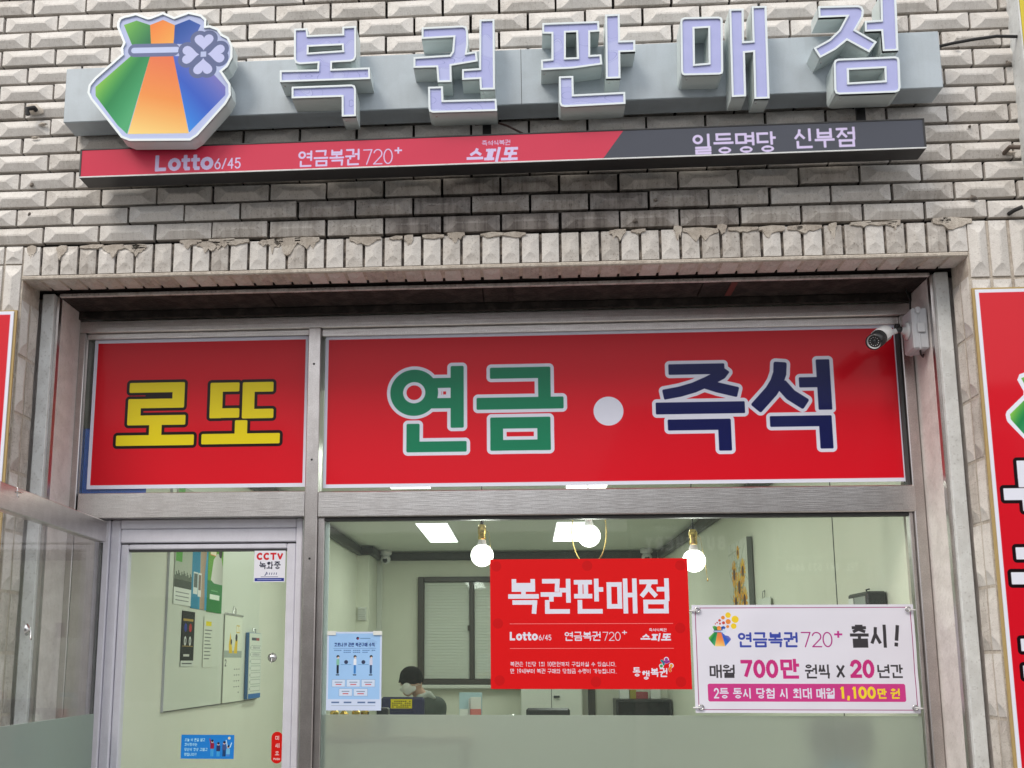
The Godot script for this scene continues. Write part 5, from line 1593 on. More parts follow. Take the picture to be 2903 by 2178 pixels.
func make_left_wall_things() -> void:
	var t := thing("notice_board", "large white notice board on the left wall seen through the door", "board")
	put("panel", bx(ROOM_L, 1.36, -2.86, ROOM_L + 0.011, 2.62, -1.075, 0.002), mat(lin(0.66, 0.70, 0.60), 0.35), t)
	put("edge", bx(ROOM_L, 1.357, -1.0745, ROOM_L + 0.012, 2.62, -1.0725), M.grey_plastic, t)
	put("edge", bx(ROOM_L, 1.3570, -2.86, ROOM_L + 0.012, 1.3595, -1.0755), M.seal, t)
	var c := Canvas.new(0, 0, 0.275, 0.60, 180, Color(0.70, 0.73, 0.66))
	c.box(0.012, 0.215, 0.112, 0.60, 0.006, Color(0.36, 0.66, 0.26))
	for i in 4:
		c.text_in(["안전", "거래", "약속", "가입"][i], 0.030, 0.475 - i * 0.065, 0.096, 0.515 - i * 0.065, 0.006, Color(0.90, 0.95, 0.88), {})
	for y in [0.47, 0.33]:
		c.disc(0.150, y, 0.024, Color(0.20, 0.22, 0.20))
		c.disc(0.150, y, 0.020, Color(0.90, 0.92, 0.90))
		c.line([0.142, y - 0.01, 0.158, y + 0.01], 0.004, Color(0.20, 0.22, 0.20))
		for k in 4:
			c.box(0.184, y + 0.016 - k * 0.015, 0.255, y + 0.020 - k * 0.015, 0.0, Color(0.38, 0.42, 0.38))
	for i in 16:
		c.box(0.004 + i * 0.017, 0.12, 0.018 + i * 0.017, 0.145 + 0.03 * fmod(i * 0.618, 1.0), 0.002, Color(0.25, 0.30, 0.22))
	c.box(0.0, 0.085, 0.275, 0.125, 0.0, Color(0.22, 0.26, 0.20))
	c.box(0.0, 0.0, 0.275, 0.085, 0.0, Color(0.88, 0.90, 0.86))
	for k in 3:
		c.box(0.03, 0.060 - k * 0.020, 0.240, 0.064 - k * 0.020, 0.0, Color(0.45, 0.47, 0.45))
	wall_print("wall_poster", "grey and green poster, nearest of three in a row on the notice board", c, -1.143, 1.875, 0.272, 0.595)
	c = Canvas.new(0, 0, 0.27, 0.60, 180, Color(0.10, 0.52, 0.66))
	c.box(0.125, 0.0, 0.27, 0.60, 0.0, Color(0.16, 0.58, 0.72))
	c.box(0.02, 0.50, 0.10, 0.53, 0.004, Color(0.85, 0.92, 0.95))
	c.box(0.02, 0.465, 0.11, 0.475, 0.0, Color(0.65, 0.85, 0.92))
	c.shape(PackedVector2Array([Vector2(0.15, 0.0), Vector2(0.14, 0.20), Vector2(0.13, 0.36), Vector2(0.17, 0.43), Vector2(0.22, 0.42), Vector2(0.25, 0.34), Vector2(0.22, 0.18), Vector2(0.235, 0.0)]), Color(0.72, 0.62, 0.52), Color(0.62, 0.52, 0.44), Vector2(0.15, 0), Vector2(0.24, 0))
	c.box(0.160, 0.42, 0.215, 0.60, 0.02, Color(0.12, 0.09, 0.08))
	c.box(0.170, 0.44, 0.200, 0.53, 0.014, Color(0.82, 0.64, 0.54))
	c.box(0.03, 0.075, 0.105, 0.19, 0.0, Color(0.88, 0.90, 0.88))
	c.box(0.038, 0.11, 0.097, 0.182, 0.0, Color(0.35, 0.40, 0.38))
	c.box(0.11, 0.065, 0.165, 0.19, 0.0, Color(0.90, 0.90, 0.88))
	c.box(0.118, 0.10, 0.157, 0.18, 0.0, Color(0.48, 0.42, 0.38))
	wall_print("wall_poster", "blue poster with a figure in a beige coat, middle of three on the notice board", c, -1.416, 1.868, 0.272, 0.60)
	c = Canvas.new(0, 0, 0.285, 0.60, 180, Color(0.38, 0.62, 0.14))
	c.box(0.0, 0.0, 0.285, 0.17, 0.0, Color(0.12, 0.48, 0.20))
	for q in [[0.44, 0.50], [0.31, 0.37]]:
		c.box(0.035, q[0], 0.150, q[1], 0.004, Color(0.85, 0.50, 0.25))
		c.box(0.040, q[0] + 0.005, 0.145, q[1] - 0.005, 0.002, Color(0.93, 0.90, 0.78))
	c.shape(PackedVector2Array([Vector2(0.06, 0.175), Vector2(0.10, 0.29), Vector2(0.17, 0.33), Vector2(0.24, 0.32), Vector2(0.284, 0.26), Vector2(0.284, 0.16), Vector2(0.12, 0.16)]), Color(0.84, 0.84, 0.80), Color(0.70, 0.70, 0.66), Vector2(0.08, 0), Vector2(0.27, 0))
	c.box(0.195, 0.31, 0.262, 0.49, 0.03, Color(0.10, 0.09, 0.08))
	c.box(0.200, 0.35, 0.240, 0.45, 0.018, Color(0.84, 0.68, 0.58))
	c.box(0.05, 0.070, 0.235, 0.098, 0.004, Color(0.88, 0.93, 0.86))
	c.box(0.07, 0.115, 0.200, 0.122, 0.0, Color(0.40, 0.66, 0.42))
	wall_print("wall_poster", "green poster with a figure in white, farthest of three on the notice board", c, -1.692, 1.862, 0.285, 0.60)
	c = Canvas.new(0, 0, 0.205, 0.278, 150, Color(0.07, 0.07, 0.065))
	c.box(0.0, 0.0, 0.205, 0.030, 0.0, Color(0.82, 0.84, 0.80))
	c.box(0.020, 0.012, 0.180, 0.018, 0.0, Color(0.35, 0.36, 0.35))
	c.box(0.018, 0.228, 0.180, 0.240, 0.0, Color(0.70, 0.58, 0.25))
	c.box(0.018, 0.100, 0.188, 0.104, 0.0, Color(0.70, 0.58, 0.25))
	c.disc(0.060, 0.195, 0.022, Color(0.12, 0.20, 0.58))
	c.disc(0.138, 0.195, 0.022, Color(0.70, 0.14, 0.14))
	c.hoop(0.060, 0.128, 0.013, 0.018, 0.006, Color(0.85, 0.86, 0.84))
	c.hoop(0.138, 0.128, 0.013, 0.018, 0.006, Color(0.85, 0.86, 0.84))
	c.box(0.040, 0.050, 0.135, 0.062, 0.0, Color(0.80, 0.80, 0.78))
	wall_print("black_card", "small black notice with a blue and a red disc on the notice board", c, -1.292, 1.571, 0.205, 0.278)
	c = Canvas.new(0, 0, 0.17, 0.27, 130, Color(0.84, 0.86, 0.80))
	c.box(0.035, 0.222, 0.135, 0.246, 0.0, Color(0.92, 0.84, 0.10))
	for k in 9:
		c.box(0.020, 0.196 - k * 0.019, 0.150 - 0.04 * fmod(k * 0.618, 1.0), 0.201 - k * 0.019, 0.0, Color(0.40, 0.42, 0.40))
	wall_print("white_slip", "white slip of paper with a yellow heading beside the black notice", c, -1.66, 1.564, 0.172, 0.270)
	# two hanging calendars
	c = Canvas.new(0, 0, 0.375, 0.50, 230, Color(0.85, 0.87, 0.80))
	c.box(0.0, 0.255, 0.375, 0.295, 0.0, Color(0.62, 0.66, 0.62))
	c.shape(PackedVector2Array([Vector2(0.10, 0.28), Vector2(0.09, 0.33), Vector2(0.12, 0.40), Vector2(0.15, 0.33), Vector2(0.17, 0.28)]), Color(0.88, 0.74, 0.12), Color(0.88, 0.74, 0.12))
	c.shape(PackedVector2Array([Vector2(0.20, 0.28), Vector2(0.23, 0.36), Vector2(0.28, 0.36), Vector2(0.27, 0.28)]), Color(0.88, 0.74, 0.12), Color(0.88, 0.74, 0.12))
	c.disc(0.25, 0.372, 0.022, Color(0.10, 0.10, 0.10))
	c.disc(0.14, 0.345, 0.016, Color(0.18, 0.16, 0.14))
	c.box(0.245, 0.40, 0.320, 0.445, 0.0, Color(0.80, 0.66, 0.15))
	c.box(0.252, 0.405, 0.278, 0.440, 0.0, Color(0.90, 0.92, 0.86))
	c.box(0.286, 0.405, 0.314, 0.440, 0.0, Color(0.90, 0.92, 0.86))
	c.text_in("2", 0.022, 0.205, 0.052, 0.245, 0.006, Color(0.20, 0.20, 0.20), {})
	for r in 5:
		for k in 7:
			if k > 3 and r < 4 or (k == 6):
				c.box(0.03 + k * 0.048, 0.185 - r * 0.034, 0.05 + k * 0.048, 0.190 - r * 0.034, 0.0, Color(0.30, 0.30, 0.30))
	var cal := thing("wall_calendar", "wide white wall calendar with yellow figures hanging on the notice board", "calendar")
	var face := put("page", sheet(0.375, 0.50, 0.004), printed(c.texture(), 0.6), cal, Vector3(ROOM_L + 0.016, 1.362, -2.045))
	face.rotation_degrees.y = 90
	face.rotation_degrees.z = 0.0
	put("binding", bx(ROOM_L + 0.014, 1.860, -2.42, ROOM_L + 0.026, 1.872, -2.045, 0.003), M.steel_plain, cal)
	put("hanger", tube([Vector3(ROOM_L + 0.02, 1.872, -2.26), Vector3(ROOM_L + 0.024, 1.90, -2.25), Vector3(ROOM_L + 0.014, 1.915, -2.24), Vector3(ROOM_L + 0.02, 1.872, -2.21)], 0.003, 6), M.steel_plain, cal)
	c = Canvas.new(0, 0, 0.30, 0.40, 200, Color(0.84, 0.87, 0.82))
	c.box(0.0, 0.0, 0.30, 0.028, 0.0, Color(0.16, 0.42, 0.68))
	c.box(0.05, 0.355, 0.16, 0.372, 0.0, Color(0.25, 0.28, 0.32))
	c.box(0.16, 0.355, 0.24, 0.372, 0.0, Color(0.60, 0.28, 0.28))
	for k in 7:
		c.box(0.045, 0.295 - k * 0.042, 0.285, 0.325 - k * 0.042, 0.004, Color(0.62, 0.66, 0.62))
		c.box(0.049, 0.298 - k * 0.042, 0.281, 0.322 - k * 0.042, 0.003, Color(0.86, 0.88, 0.84))
		c.disc(0.026, 0.310 - k * 0.042, 0.008, Color(0.62, 0.66, 0.62))
		if k < 2:
			for i in 6:
				c.box(0.085 + i * 0.03, 0.303 - k * 0.042, 0.095 + i * 0.03, 0.318 - k * 0.042, 0.002, Color(0.25, 0.28, 0.32))
	cal = thing("number_chart", "white chart of winning numbers with blue spine hanging beside the wall calendar", "chart")
	face = put("page", sheet(0.30, 0.40, 0.004), printed(c.texture(), 0.55), cal, Vector3(ROOM_L + 0.034, 1.369, -2.535))
	face.rotation_degrees.y = 90
	put("back_card", bx(ROOM_L + 0.014, 1.366, -2.838, ROOM_L + 0.0335, 1.772, -2.528, 0.003), mat(lin(0.03, 0.13, 0.30), 0.5), cal)
	put("hanger", tube([Vector3(ROOM_L + 0.03, 1.772, -2.70), Vector3(ROOM_L + 0.034, 1.795, -2.685), Vector3(ROOM_L + 0.018, 1.80, -2.68), Vector3(ROOM_L + 0.03, 1.772, -2.65)], 0.003, 6), M.steel_plain, cal)

func make_right_wall_things() -> void:
	# a painting of sunflowers
	var c := Canvas.new(0, 0, 0.66, 0.72, 330, Color(0.84, 0.85, 0.80))
	var r := RandomNumberGenerator.new()
	r.seed = 77
	for i in 60:
		c.line([r.randf() * 0.66, r.randf() * 0.72, r.randf() * 0.66, r.randf() * 0.72 + 0.1], 0.006, Color(0.66, 0.69, 0.62).lerp(Color(0.80, 0.80, 0.74), r.randf()))
	for i in 26:
		var x := r.randf_range(0.22, 0.5)
		c.line([x, 0.0, x + r.randf_range(-0.06, 0.06), r.randf_range(0.2, 0.6)], 0.007, Color(0.22, 0.30, 0.08).lerp(Color(0.40, 0.45, 0.12), r.randf()))
	for q in [[0.36, 0.64, 0.05], [0.20, 0.50, 0.10], [0.50, 0.50, 0.09], [0.36, 0.40, 0.11], [0.22, 0.30, 0.10], [0.52, 0.30, 0.10], [0.36, 0.20, 0.11], [0.56, 0.12, 0.09]]:
		for k in 18:
			var a := TAU * k / 18.0 + r.randf() * 0.2
			c.line([q[0], q[1], q[0] + cos(a) * q[2] * r.randf_range(0.8, 1.1), q[1] + sin(a) * q[2]], 0.010, Color(0.86, 0.56, 0.05).lerp(Color(0.93, 0.76, 0.12), r.randf()), 0.0, 0.008)
		c.disc(q[0], q[1], q[2] * 0.42, Color(0.36, 0.20, 0.05))
	var p := thing("sunflower_painting", "canvas painting of yellow sunflowers on the right wall", "painting", Vector3(1.562, 1.70, -3.88))
	var face := put("canvas_face", sheet(0.66, 0.72, 0.002), printed(c.texture(), 0.6), p)
	face.rotation_degrees.y = -90
	put("stretcher", bx(0.0, 0.0, 0.0, 0.035, 0.72, 0.66, 0.002), mat(lin(0.14, 0.15, 0.14), 0.7), p)
	c = Canvas.new(0, 0, 0.36, 0.40, 120, Color(0.84, 0.86, 0.82))
	c.box(0.02, 0.30, 0.20, 0.34, 0.0, Color(0.45, 0.48, 0.46))
	var cal := thing("wall_calendar", "white wall calendar just showing above the banner, beside the painting", "calendar", Vector3(1.595, 1.59, -3.10))
	face = put("page", sheet(0.36, 0.40, 0.004), printed(c.texture(), 0.6), cal)
	face.rotation_degrees.y = -90
	put("hanger", tube([Vector3(-0.002, 0.40, 0.14), Vector3(-0.006, 0.44, 0.16), Vector3(0.008, 0.45, 0.165), Vector3(-0.002, 0.40, 0.19)], 0.003, 6), M.steel_plain, cal)
	var d := thing("wall_terminal", "black wall unit with a grey screen above the banner's right end", "device", Vector3(1.633, 1.68, -1.00))
	put("body", bx(-0.085, 0.0, 0.0, 0.0, 0.215, 0.27, 0.008), M.black_plastic, d)
	put("screen", bx(-0.088, 0.05, 0.10, -0.0855, 0.195, 0.255, 0.002), mat(lin(0.30, 0.33, 0.31), 0.3), d)
	put("label_plate", bx(-0.088, 0.12, 0.015, -0.0855, 0.195, 0.085, 0.001), M.paper, d)
	put("hook", tube([Vector3(-0.04, 0.213, 0.14), Vector3(-0.045, 0.228, 0.14), Vector3(-0.03, 0.232, 0.14)], 0.004, 6), M.black_plastic, d)

func make_counter_things() -> void:
	var k := thing("counter", "long pale service counter across the back of the shop", "counter", Vector3(0, 0.05, -4.65))
	put("top", bx(-1.45, 0.94, -0.35, 0.9, 0.98, 0.35, 0.004), M.white_cabinet, k)
	put("front_panel", bx(-1.42, 0.0, 0.28, 0.87, 0.939, 0.31, 0.003), M.white_cabinet, k)
	put("end_panel", bx(-1.42, 0.0, -0.33, -1.39, 0.939, 0.279, 0.003), M.white_cabinet, k)
	put("end_panel", bx(0.84, 0.0, -0.33, 0.87, 0.939, 0.279, 0.003), M.white_cabinet, k)
	var top := 1.0305
	# terminal screen seen from behind, with a yellow note
	var m := thing("monitor", "navy monitor seen from behind with a yellow note stuck on it", "monitor", Vector3(-0.907, top, -4.60))
	put("shell", bx(-0.172, 0.02, -0.03, 0.172, 0.283, 0.02, 0.016), M.navy, m)
	put("rear_bulge", bx(-0.10, 0.05, 0.0205, 0.10, 0.17, 0.045, 0.012), M.navy, m)
	put("stand", bx(-0.05, 0.0, -0.06, 0.05, 0.02, 0.08, 0.004), M.black_plastic, m)
	var c := Canvas.new(0, 0, 0.17, 0.072, 170, Color(0.90, 0.82, 0.10))
	for i in 4:
		for j in 9:
			if (i * 3 + j * 5) % 7 != 0:
				c.box(0.010 + j * 0.017, 0.052 - i * 0.015, 0.023 + j * 0.017, 0.059 - i * 0.015, 0.0, Color(0.22, 0.20, 0.10))
	put("note", sheet(0.17, 0.072, 0.001), printed(c.texture(), 0.6), m, Vector3(-0.095, 0.195, 0.0205))
	# ticket rack
	var r := thing("ticket_rack", "clear rack holding white and pink slips on the counter", "rack", Vector3(-0.357, top, -4.40))
	put("back_plate", bx(-0.089, 0.0, -0.02, 0.089, 0.325, -0.014, 0.002), mat(lin(0.45, 0.62, 0.68), 0.3), r)
	put("divider", bx(-0.012, 0.0, -0.0135, -0.006, 0.28, 0.05, 0.001), M.white_plastic, r)
	put("slip_stack", bx(-0.084, 0.08, -0.0135, -0.016, 0.20, 0.03, 0.002), M.paper, r)
	put("slip_stack", bx(-0.002, 0.18, -0.0135, 0.082, 0.29, 0.01, 0.002), M.paper, r)
	put("slip_stack", bx(-0.002, 0.12, -0.0135, 0.082, 0.20, 0.025, 0.002), mat(lin(0.62, 0.18, 0.16), 0.7), r)
	put("slip_stack", bx(-0.002, 0.02, -0.0135, 0.082, 0.13, 0.040, 0.002), mat(lin(0.42, 0.15, 0.12), 0.7), r)
	put("shelf", bx(-0.089, 0.0, -0.0135, 0.089, 0.012, 0.06, 0.002), M.white_plastic, r)
	var p := thing("wrapped_dish", "small silvery wrapped dish on the counter", "dish", Vector3(-0.055, top, -4.55))
	put("dish", lathe([[0.0, 0.0], [0.05, 0.0], [0.085, 0.10], [0.08, 0.10], [0.05, 0.012], [0.0, 0.010]], 20), M.steel_plain, p)
	put("wrap", lump(0.14, 0.12, 0.06, 31), mat(lin(0.62, 0.63, 0.60), 0.25, 0.6), p, Vector3(0, 0.09, 0.0)).rotation_degrees.x = -90
	# white cabinet, dark post and shelf along the back wall
	var f := thing("tall_cabinet", "tall white cabinet standing against the back wall", "cabinet", Vector3(0.017, 0.05, ROOM_B + 0.002))
	put("body", bx(0.0, 0.0, 0.0, 0.62, 1.78, 0.5, 0.01), M.white_cabinet, f)
	put("door_gap", bx(0.306, 0.05, 0.4995, 0.312, 1.75, 0.502), M.seal, f)
	put("handle", bx(0.33, 1.18, 0.502, 0.39, 1.20, 0.525, 0.004), M.black_plastic, f)
	tag(put("dark_post", bx(0.72, 0.05, ROOM_B + 0.002, 0.79, 2.0, ROOM_B + 0.09, 0.004), M.window_frame), "dark upright post against the back wall right of the white cabinet", "post")
	var s := thing("black_shelf", "low black shelf unit in the right back corner with small goods on top", "shelf", Vector3(0.98, 0.05, ROOM_B + 0.002))
	put("side_panel", bx(0.0, 0.0, 0.0, 0.025, 1.16, 0.40, 0.003), M.black_plastic, s)
	put("side_panel", bx(0.535, 0.0, 0.0, 0.56, 1.16, 0.40, 0.003), M.black_plastic, s)
	for y in [0.10, 0.46, 0.80, 1.135]:
		put("board", bx(0.0255, y, 0.0, 0.5345, y + 0.025, 0.395, 0.002), M.black_plastic, s)
	put("back_panel", bx(0.026, 0.13, 0.001, 0.534, 1.13, 0.008), M.black_plastic, s)
	var goods := [[0.10, 0.05, 0.11, M.paper], [0.19, 0.035, 0.09, mat(lin(0.35, 0.30, 0.05), 0.6)], [0.28, 0.06, 0.07, mat(lin(0.30, 0.04, 0.05), 0.6)], [0.42, 0.05, 0.12, M.paper]]
	var g_names := ["white box on the black shelf, leftmost of four", "small yellow carton on the black shelf", "low dark red box on the black shelf", "white box on the black shelf, rightmost of four"]
	for i in 4:
		var q: Array = goods[i]
		tag(put("small_box", bx(-q[1], 0.0, -q[1], q[1], q[2], q[1], 0.004), q[3], self, Vector3(0.98 + q[0], 1.2105, ROOM_B + 0.2)), g_names[i], "box", "goods on the black shelf")
	var ch := thing("black_chair", "rounded top of a black chair back behind the counter", "chair", Vector3(0.27, 0.05, -6.0))
	put("back", bx(-0.2, 0.55, -0.03, 0.2, 1.12, 0.03, 0.03), M.black_plastic, ch)
	put("seat", bx(-0.23, 0.43, -0.05, 0.23, 0.50, 0.42, 0.02), M.black_plastic, ch)
	for q in [[-0.2, -0.02], [0.2, -0.02], [-0.2, 0.38], [0.2, 0.38]]:
		put("leg", bx(q[0] - 0.018, 0.0, q[1] - 0.018, q[0] + 0.018, 0.43, q[1] + 0.018, 0.003), M.black_metal, ch)
	put("back_stay", bx(-0.03, 0.45, -0.055, 0.03, 0.75, -0.031, 0.004), M.black_metal, ch)
	# ledge under the window with gold ornaments
	var l := thing("window_ledge", "narrow ledge behind the frosted film at the window's left", "ledge", Vector3(-0.76, 0.05, -0.52))
	put("board", bx(0.0, 1.21, -0.20, 0.62, 1.24, 0.02, 0.003), M.wood, l)
	put("support", bx(0.02, 0.0, -0.17, 0.05, 1.209, -0.14, 0.002), M.wood, l)
	put("support", bx(0.57, 0.0, -0.17, 0.60, 1.209, -0.14, 0.002), M.wood, l)
	var names := ["crumpled gold foil ornament under the notice, at the window's left end", "flat gold foil ornament, second from the window's left end", "gold foil bag ornament, third from the window's left end", "gold coin ornament under the notice's right corner"]
	for i in 4:
		var o := thing("gold_ornament", names[i], "ornament", Vector3(-0.735 + i * 0.040 + (0.01 if i > 1 else 0.0), 1.2905, -0.58), "gold ornaments on the window ledge")
		var st := stool()
		var rr := RandomNumberGenerator.new()
		rr.seed = 400 + i
		var prof := []
		for a in 10:
			var ring := []
			for b in 6:
				var rad: float = 0.021 * rr.randf_range(0.7, 1.1) * [0.7, 1.05, 1.1, 0.75, 0.9, 0.4][b]
				ring.append(Vector3(cos(TAU * a / 10.0) * rad, [0.0, 0.025, 0.05, 0.075, 0.095, 0.108][b] * [0.98, 0.92, 1.0, 1.0][i], sin(TAU * a / 10.0) * rad))
			prof.append(ring)
		for a in 10:
			for b in 5:
				var p0: Vector3 = prof[a][b]
				quad(st, prof[a][b], prof[(a + 1) % 10][b], prof[(a + 1) % 10][b + 1], prof[a][b + 1], Vector3(p0.x, 0.0, p0.z))
			tri(st, prof[a][5], prof[(a + 1) % 10][5], Vector3(0, 0.108, 0), Vector3.UP)
		put("foil_body", done(st), M.gold, o)
		put("tie", lathe([[0.016, 0.072], [0.0175, 0.076], [0.016, 0.080]], 14), M.brass, o)
	tag(put("black_case", bx(-0.025, 0.0, -0.03, 0.025, 0.112, 0.03, 0.005), M.black_plastic, self, Vector3(-0.53, 1.2905, -0.60)), "small black case on the ledge right of the gold ornaments", "case")
	# what shows as a dark and a blue blur behind the frosted film
	var oc := thing("office_chair", "dark chair with blue cushion, a blur behind the frosted film", "chair", Vector3(1.37, 0.05, -0.78))
	put("headrest", bx(-0.13, 1.16, 0.12, 0.13, 1.320, 0.20, 0.03), M.black_plastic, oc)
	put("back", bx(-0.12, 0.62, 0.08, 0.12, 1.159, 0.154, 0.03), M.grey_plastic, oc)
	put("cushion", bx(-0.07, 0.70, 0.155, 0.07, 1.14, 0.23, 0.025), M.blue_chair, oc)
	put("seat", bx(-0.2, 0.46, -0.2, 0.2, 0.54, 0.2, 0.03), M.black_plastic, oc)
	put("column", lathe([[0.03, 0.06], [0.03, 0.46]], 12), M.black_metal, oc)
	for a in 5:
		var e := TAU * a / 5.0
		put("foot", tube([Vector3(0, 0.07, 0), Vector3(cos(e) * 0.24, 0.04, sin(e) * 0.24), Vector3(cos(e) * 0.26, 0.012, sin(e) * 0.26)], 0.018, 6), M.black_metal, oc)
	put("back_stay", bx(-0.03, 0.50, 0.04, 0.03, 0.90, 0.079, 0.004), M.black_metal, oc)

func make_person() -> void:
	# sits on a stool behind the monitor, head bent to the left over the counter
	var o := Vector3(-0.86, 0.0, -5.15)
	var p := thing("person", "person in a dark green jacket, grey hood and white mask bent over behind the monitor", "person", o)
	var v := func(x: float, y: float, z: float) -> Vector3: return Vector3(x, y, z) - o
	# body: head, neck, hands and what the clothes cover
	var head: Vector3 = v.call(-0.905, 1.435, -5.17)
	var chin: Vector3 = v.call(-0.925, 1.345, -5.115)
	var bones := [
		[head, head + Vector3(0.0, 0.012, -0.012), 0.082, 0.084], [head + Vector3(-0.006, -0.035, 0.02), chin, 0.066, 0.044],
		[chin + Vector3(-0.018, 0.040, 0.040), chin + Vector3(-0.020, 0.022, 0.046), 0.010, 0.013],
		[head + Vector3(0.083, -0.030, 0.0), head + Vector3(0.086, -0.052, 0.006), 0.013, 0.009], [head + Vector3(-0.078, -0.030, 0.0), head + Vector3(-0.080, -0.052, 0.006), 0.013, 0.009],
		[head + Vector3(0.02, -0.05, -0.03), v.call(-0.80, 1.27, -5.22), 0.052, 0.056],
	]
	put("body", field_mesh(bones, 0.008, 0.02), M.skin, p)
	var hands := []
	for s in [[-1.06, 1.0], [-0.80, -1.0]]:
		var w: Vector3 = v.call(s[0], 1.065, -4.86)
		var k := w + Vector3(0.0, 0.0, 0.075)
		hands.append([w, k, 0.027, 0.030])
		for f in 4:
			var a := k + Vector3((f - 1.5) * 0.019, 0.0, 0.01)
			var b := a + Vector3((f - 1.5) * 0.004, 0.004, [0.034, 0.040, 0.038, 0.030][f])
			hands.append([a, b, 0.0095, 0.009])
			hands.append([b, b + Vector3(0, -0.012, 0.026), 0.009, 0.0075])
		var th := w + Vector3(0.022 * s[1], 0.0, 0.03)
		hands.append([th, th + Vector3(0.026 * s[1], -0.004, 0.03), 0.012, 0.010])
		hands.append([th + Vector3(0.026 * s[1], -0.004, 0.03), th + Vector3(0.030 * s[1], -0.008, 0.056), 0.010, 0.008])
	put("hand", field_mesh(hands.slice(0, hands.size() / 2), 0.005, 0.008), M.skin, p)
	put("hand", field_mesh(hands.slice(hands.size() / 2), 0.005, 0.008), M.skin, p)
	# jacket: torso bent forward, sleeves down to the wrists
	var torso := [
		[v.call(-0.80, 0.78, -5.30), v.call(-0.80, 1.02, -5.28), 0.155, 0.16], [v.call(-0.80, 1.02, -5.28), v.call(-0.81, 1.19, -5.24), 0.155, 0.115],
		[v.call(-0.98, 1.19, -5.20), v.call(-0.70, 1.215, -5.24), 0.075, 0.082], [v.call(-0.80, 1.17, -5.20), v.call(-0.79, 1.24, -5.22), 0.10, 0.075],
		[v.call(-0.69, 1.20, -5.27), v.call(-0.655, 1.02, -5.16), 0.074, 0.056], [v.call(-0.655, 1.02, -5.16), v.call(-0.80, 1.065, -4.88), 0.054, 0.036],
		[v.call(-0.98, 1.19, -5.20), v.call(-1.10, 1.02, -5.10), 0.072, 0.056], [v.call(-1.10, 1.02, -5.10), v.call(-1.06, 1.065, -4.88), 0.054, 0.036],
	]
	put("jacket", field_mesh(torso, 0.014, 0.05), M.jacket, p)
	put("hood", field_mesh([[v.call(-0.83, 1.295, -5.12), v.call(-0.755, 1.312, -5.20), 0.020, 0.028], [v.call(-0.755, 1.312, -5.20), v.call(-0.80, 1.315, -5.32), 0.030, 0.036], [v.call(-0.83, 1.295, -5.12), v.call(-0.87, 1.25, -5.07), 0.020, 0.014], [v.call(-0.755, 1.306, -5.19), v.call(-0.705, 1.288, -5.18), 0.026, 0.014]], 0.009, 0.02), M.hood, p)
	var hair := [[head + Vector3(0.006, 0.024, -0.018), head + Vector3(-0.004, 0.026, 0.012), 0.094, 0.092], [head + Vector3(-0.055, 0.000, 0.055), head + Vector3(0.030, 0.004, 0.066), 0.036, 0.034], [head + Vector3(0.058, 0.0, -0.02), head + Vector3(0.050, -0.040, -0.045), 0.038, 0.030], [head + Vector3(-0.060, 0.0, -0.01), head + Vector3(-0.055, -0.035, -0.035), 0.034, 0.028]]
	var tuft := RandomNumberGenerator.new()
	tuft.seed = 9
	for i in 16:
		var a := TAU * i / 16.0
		var d := Vector3(cos(a), 0.0, sin(a))
		hair.append([head + d * 0.060 + Vector3(0, 0.055, 0), head + d * tuft.randf_range(0.082, 0.093) + Vector3(tuft.randf_range(-0.012, 0.012), tuft.randf_range(-0.022, 0.015), 0), 0.030, 0.009])
	put("hair", field_mesh(hair, 0.007, 0.008), M.hair, p)
	put("mask", field_mesh([[chin + Vector3(-0.006, 0.032, 0.030), chin + Vector3(0.0, 0.002, 0.014), 0.039, 0.037], [chin + Vector3(-0.045, 0.022, 0.004), chin + Vector3(0.045, 0.022, 0.006), 0.026, 0.026]], 0.007, 0.02), M.mask, p)
	for s in [-1.0, 1.0]:
		put("mask_loop", tube([chin + Vector3(s * 0.055, 0.040, 0.02), head + Vector3(s * 0.084, -0.030, 0.014)], 0.002, 5), M.mask, p)
		put("eye", lathe([[0.0, 0.007], [0.006, 0.004], [0.008, 0.0], [0.0, -0.006]], 10), M.hair, p, head + Vector3(-0.008 + s * 0.030, -0.020, 0.078)).rotation_degrees.x = 90
	# trousers, seated
	put("trousers", field_mesh([[v.call(-0.80, 0.76, -5.30), v.call(-0.80, 0.72, -5.26), 0.15, 0.15], [v.call(-0.88, 0.72, -5.28), v.call(-0.92, 0.70, -5.06), 0.085, 0.062], [v.call(-0.92, 0.70, -5.06), v.call(-0.92, 0.28, -5.06), 0.060, 0.044], [v.call(-0.72, 0.72, -5.28), v.call(-0.68, 0.70, -5.06), 0.085, 0.062], [v.call(-0.68, 0.70, -5.06), v.call(-0.68, 0.28, -5.06), 0.060, 0.044]], 0.018, 0.04), M.navy, p)
	for x in [-0.92, -0.68]:
		put("shoe", field_mesh([[v.call(x, 0.30, -5.06), v.call(x, 0.22, -5.06), 0.045, 0.045], [v.call(x, 0.215, -5.08), v.call(x, 0.205, -4.96), 0.045, 0.036]], 0.014, 0.03), M.black_rubber, p)
	var st := thing("bar_stool", "black stool the masked person sits on", "stool", Vector3(-0.80, 0.05, -5.30))
	put("seat", lathe([[0.0, 0.58], [0.19, 0.575], [0.20, 0.55], [0.19, 0.53], [0.0, 0.53]], 20), M.black_plastic, st)
	put("column", lathe([[0.025, 0.03], [0.025, 0.53]], 12), M.steel_plain, st)
	put("base", lathe([[0.0, 0.035], [0.05, 0.03], [0.20, 0.008], [0.20, 0.0], [0.0, 0.0]], 24), M.steel_plain, st)
	put("foot_ring", bx(-0.16, 0.135, 0.16, 0.16, 0.155, 0.38, 0.006), M.steel_plain, st)

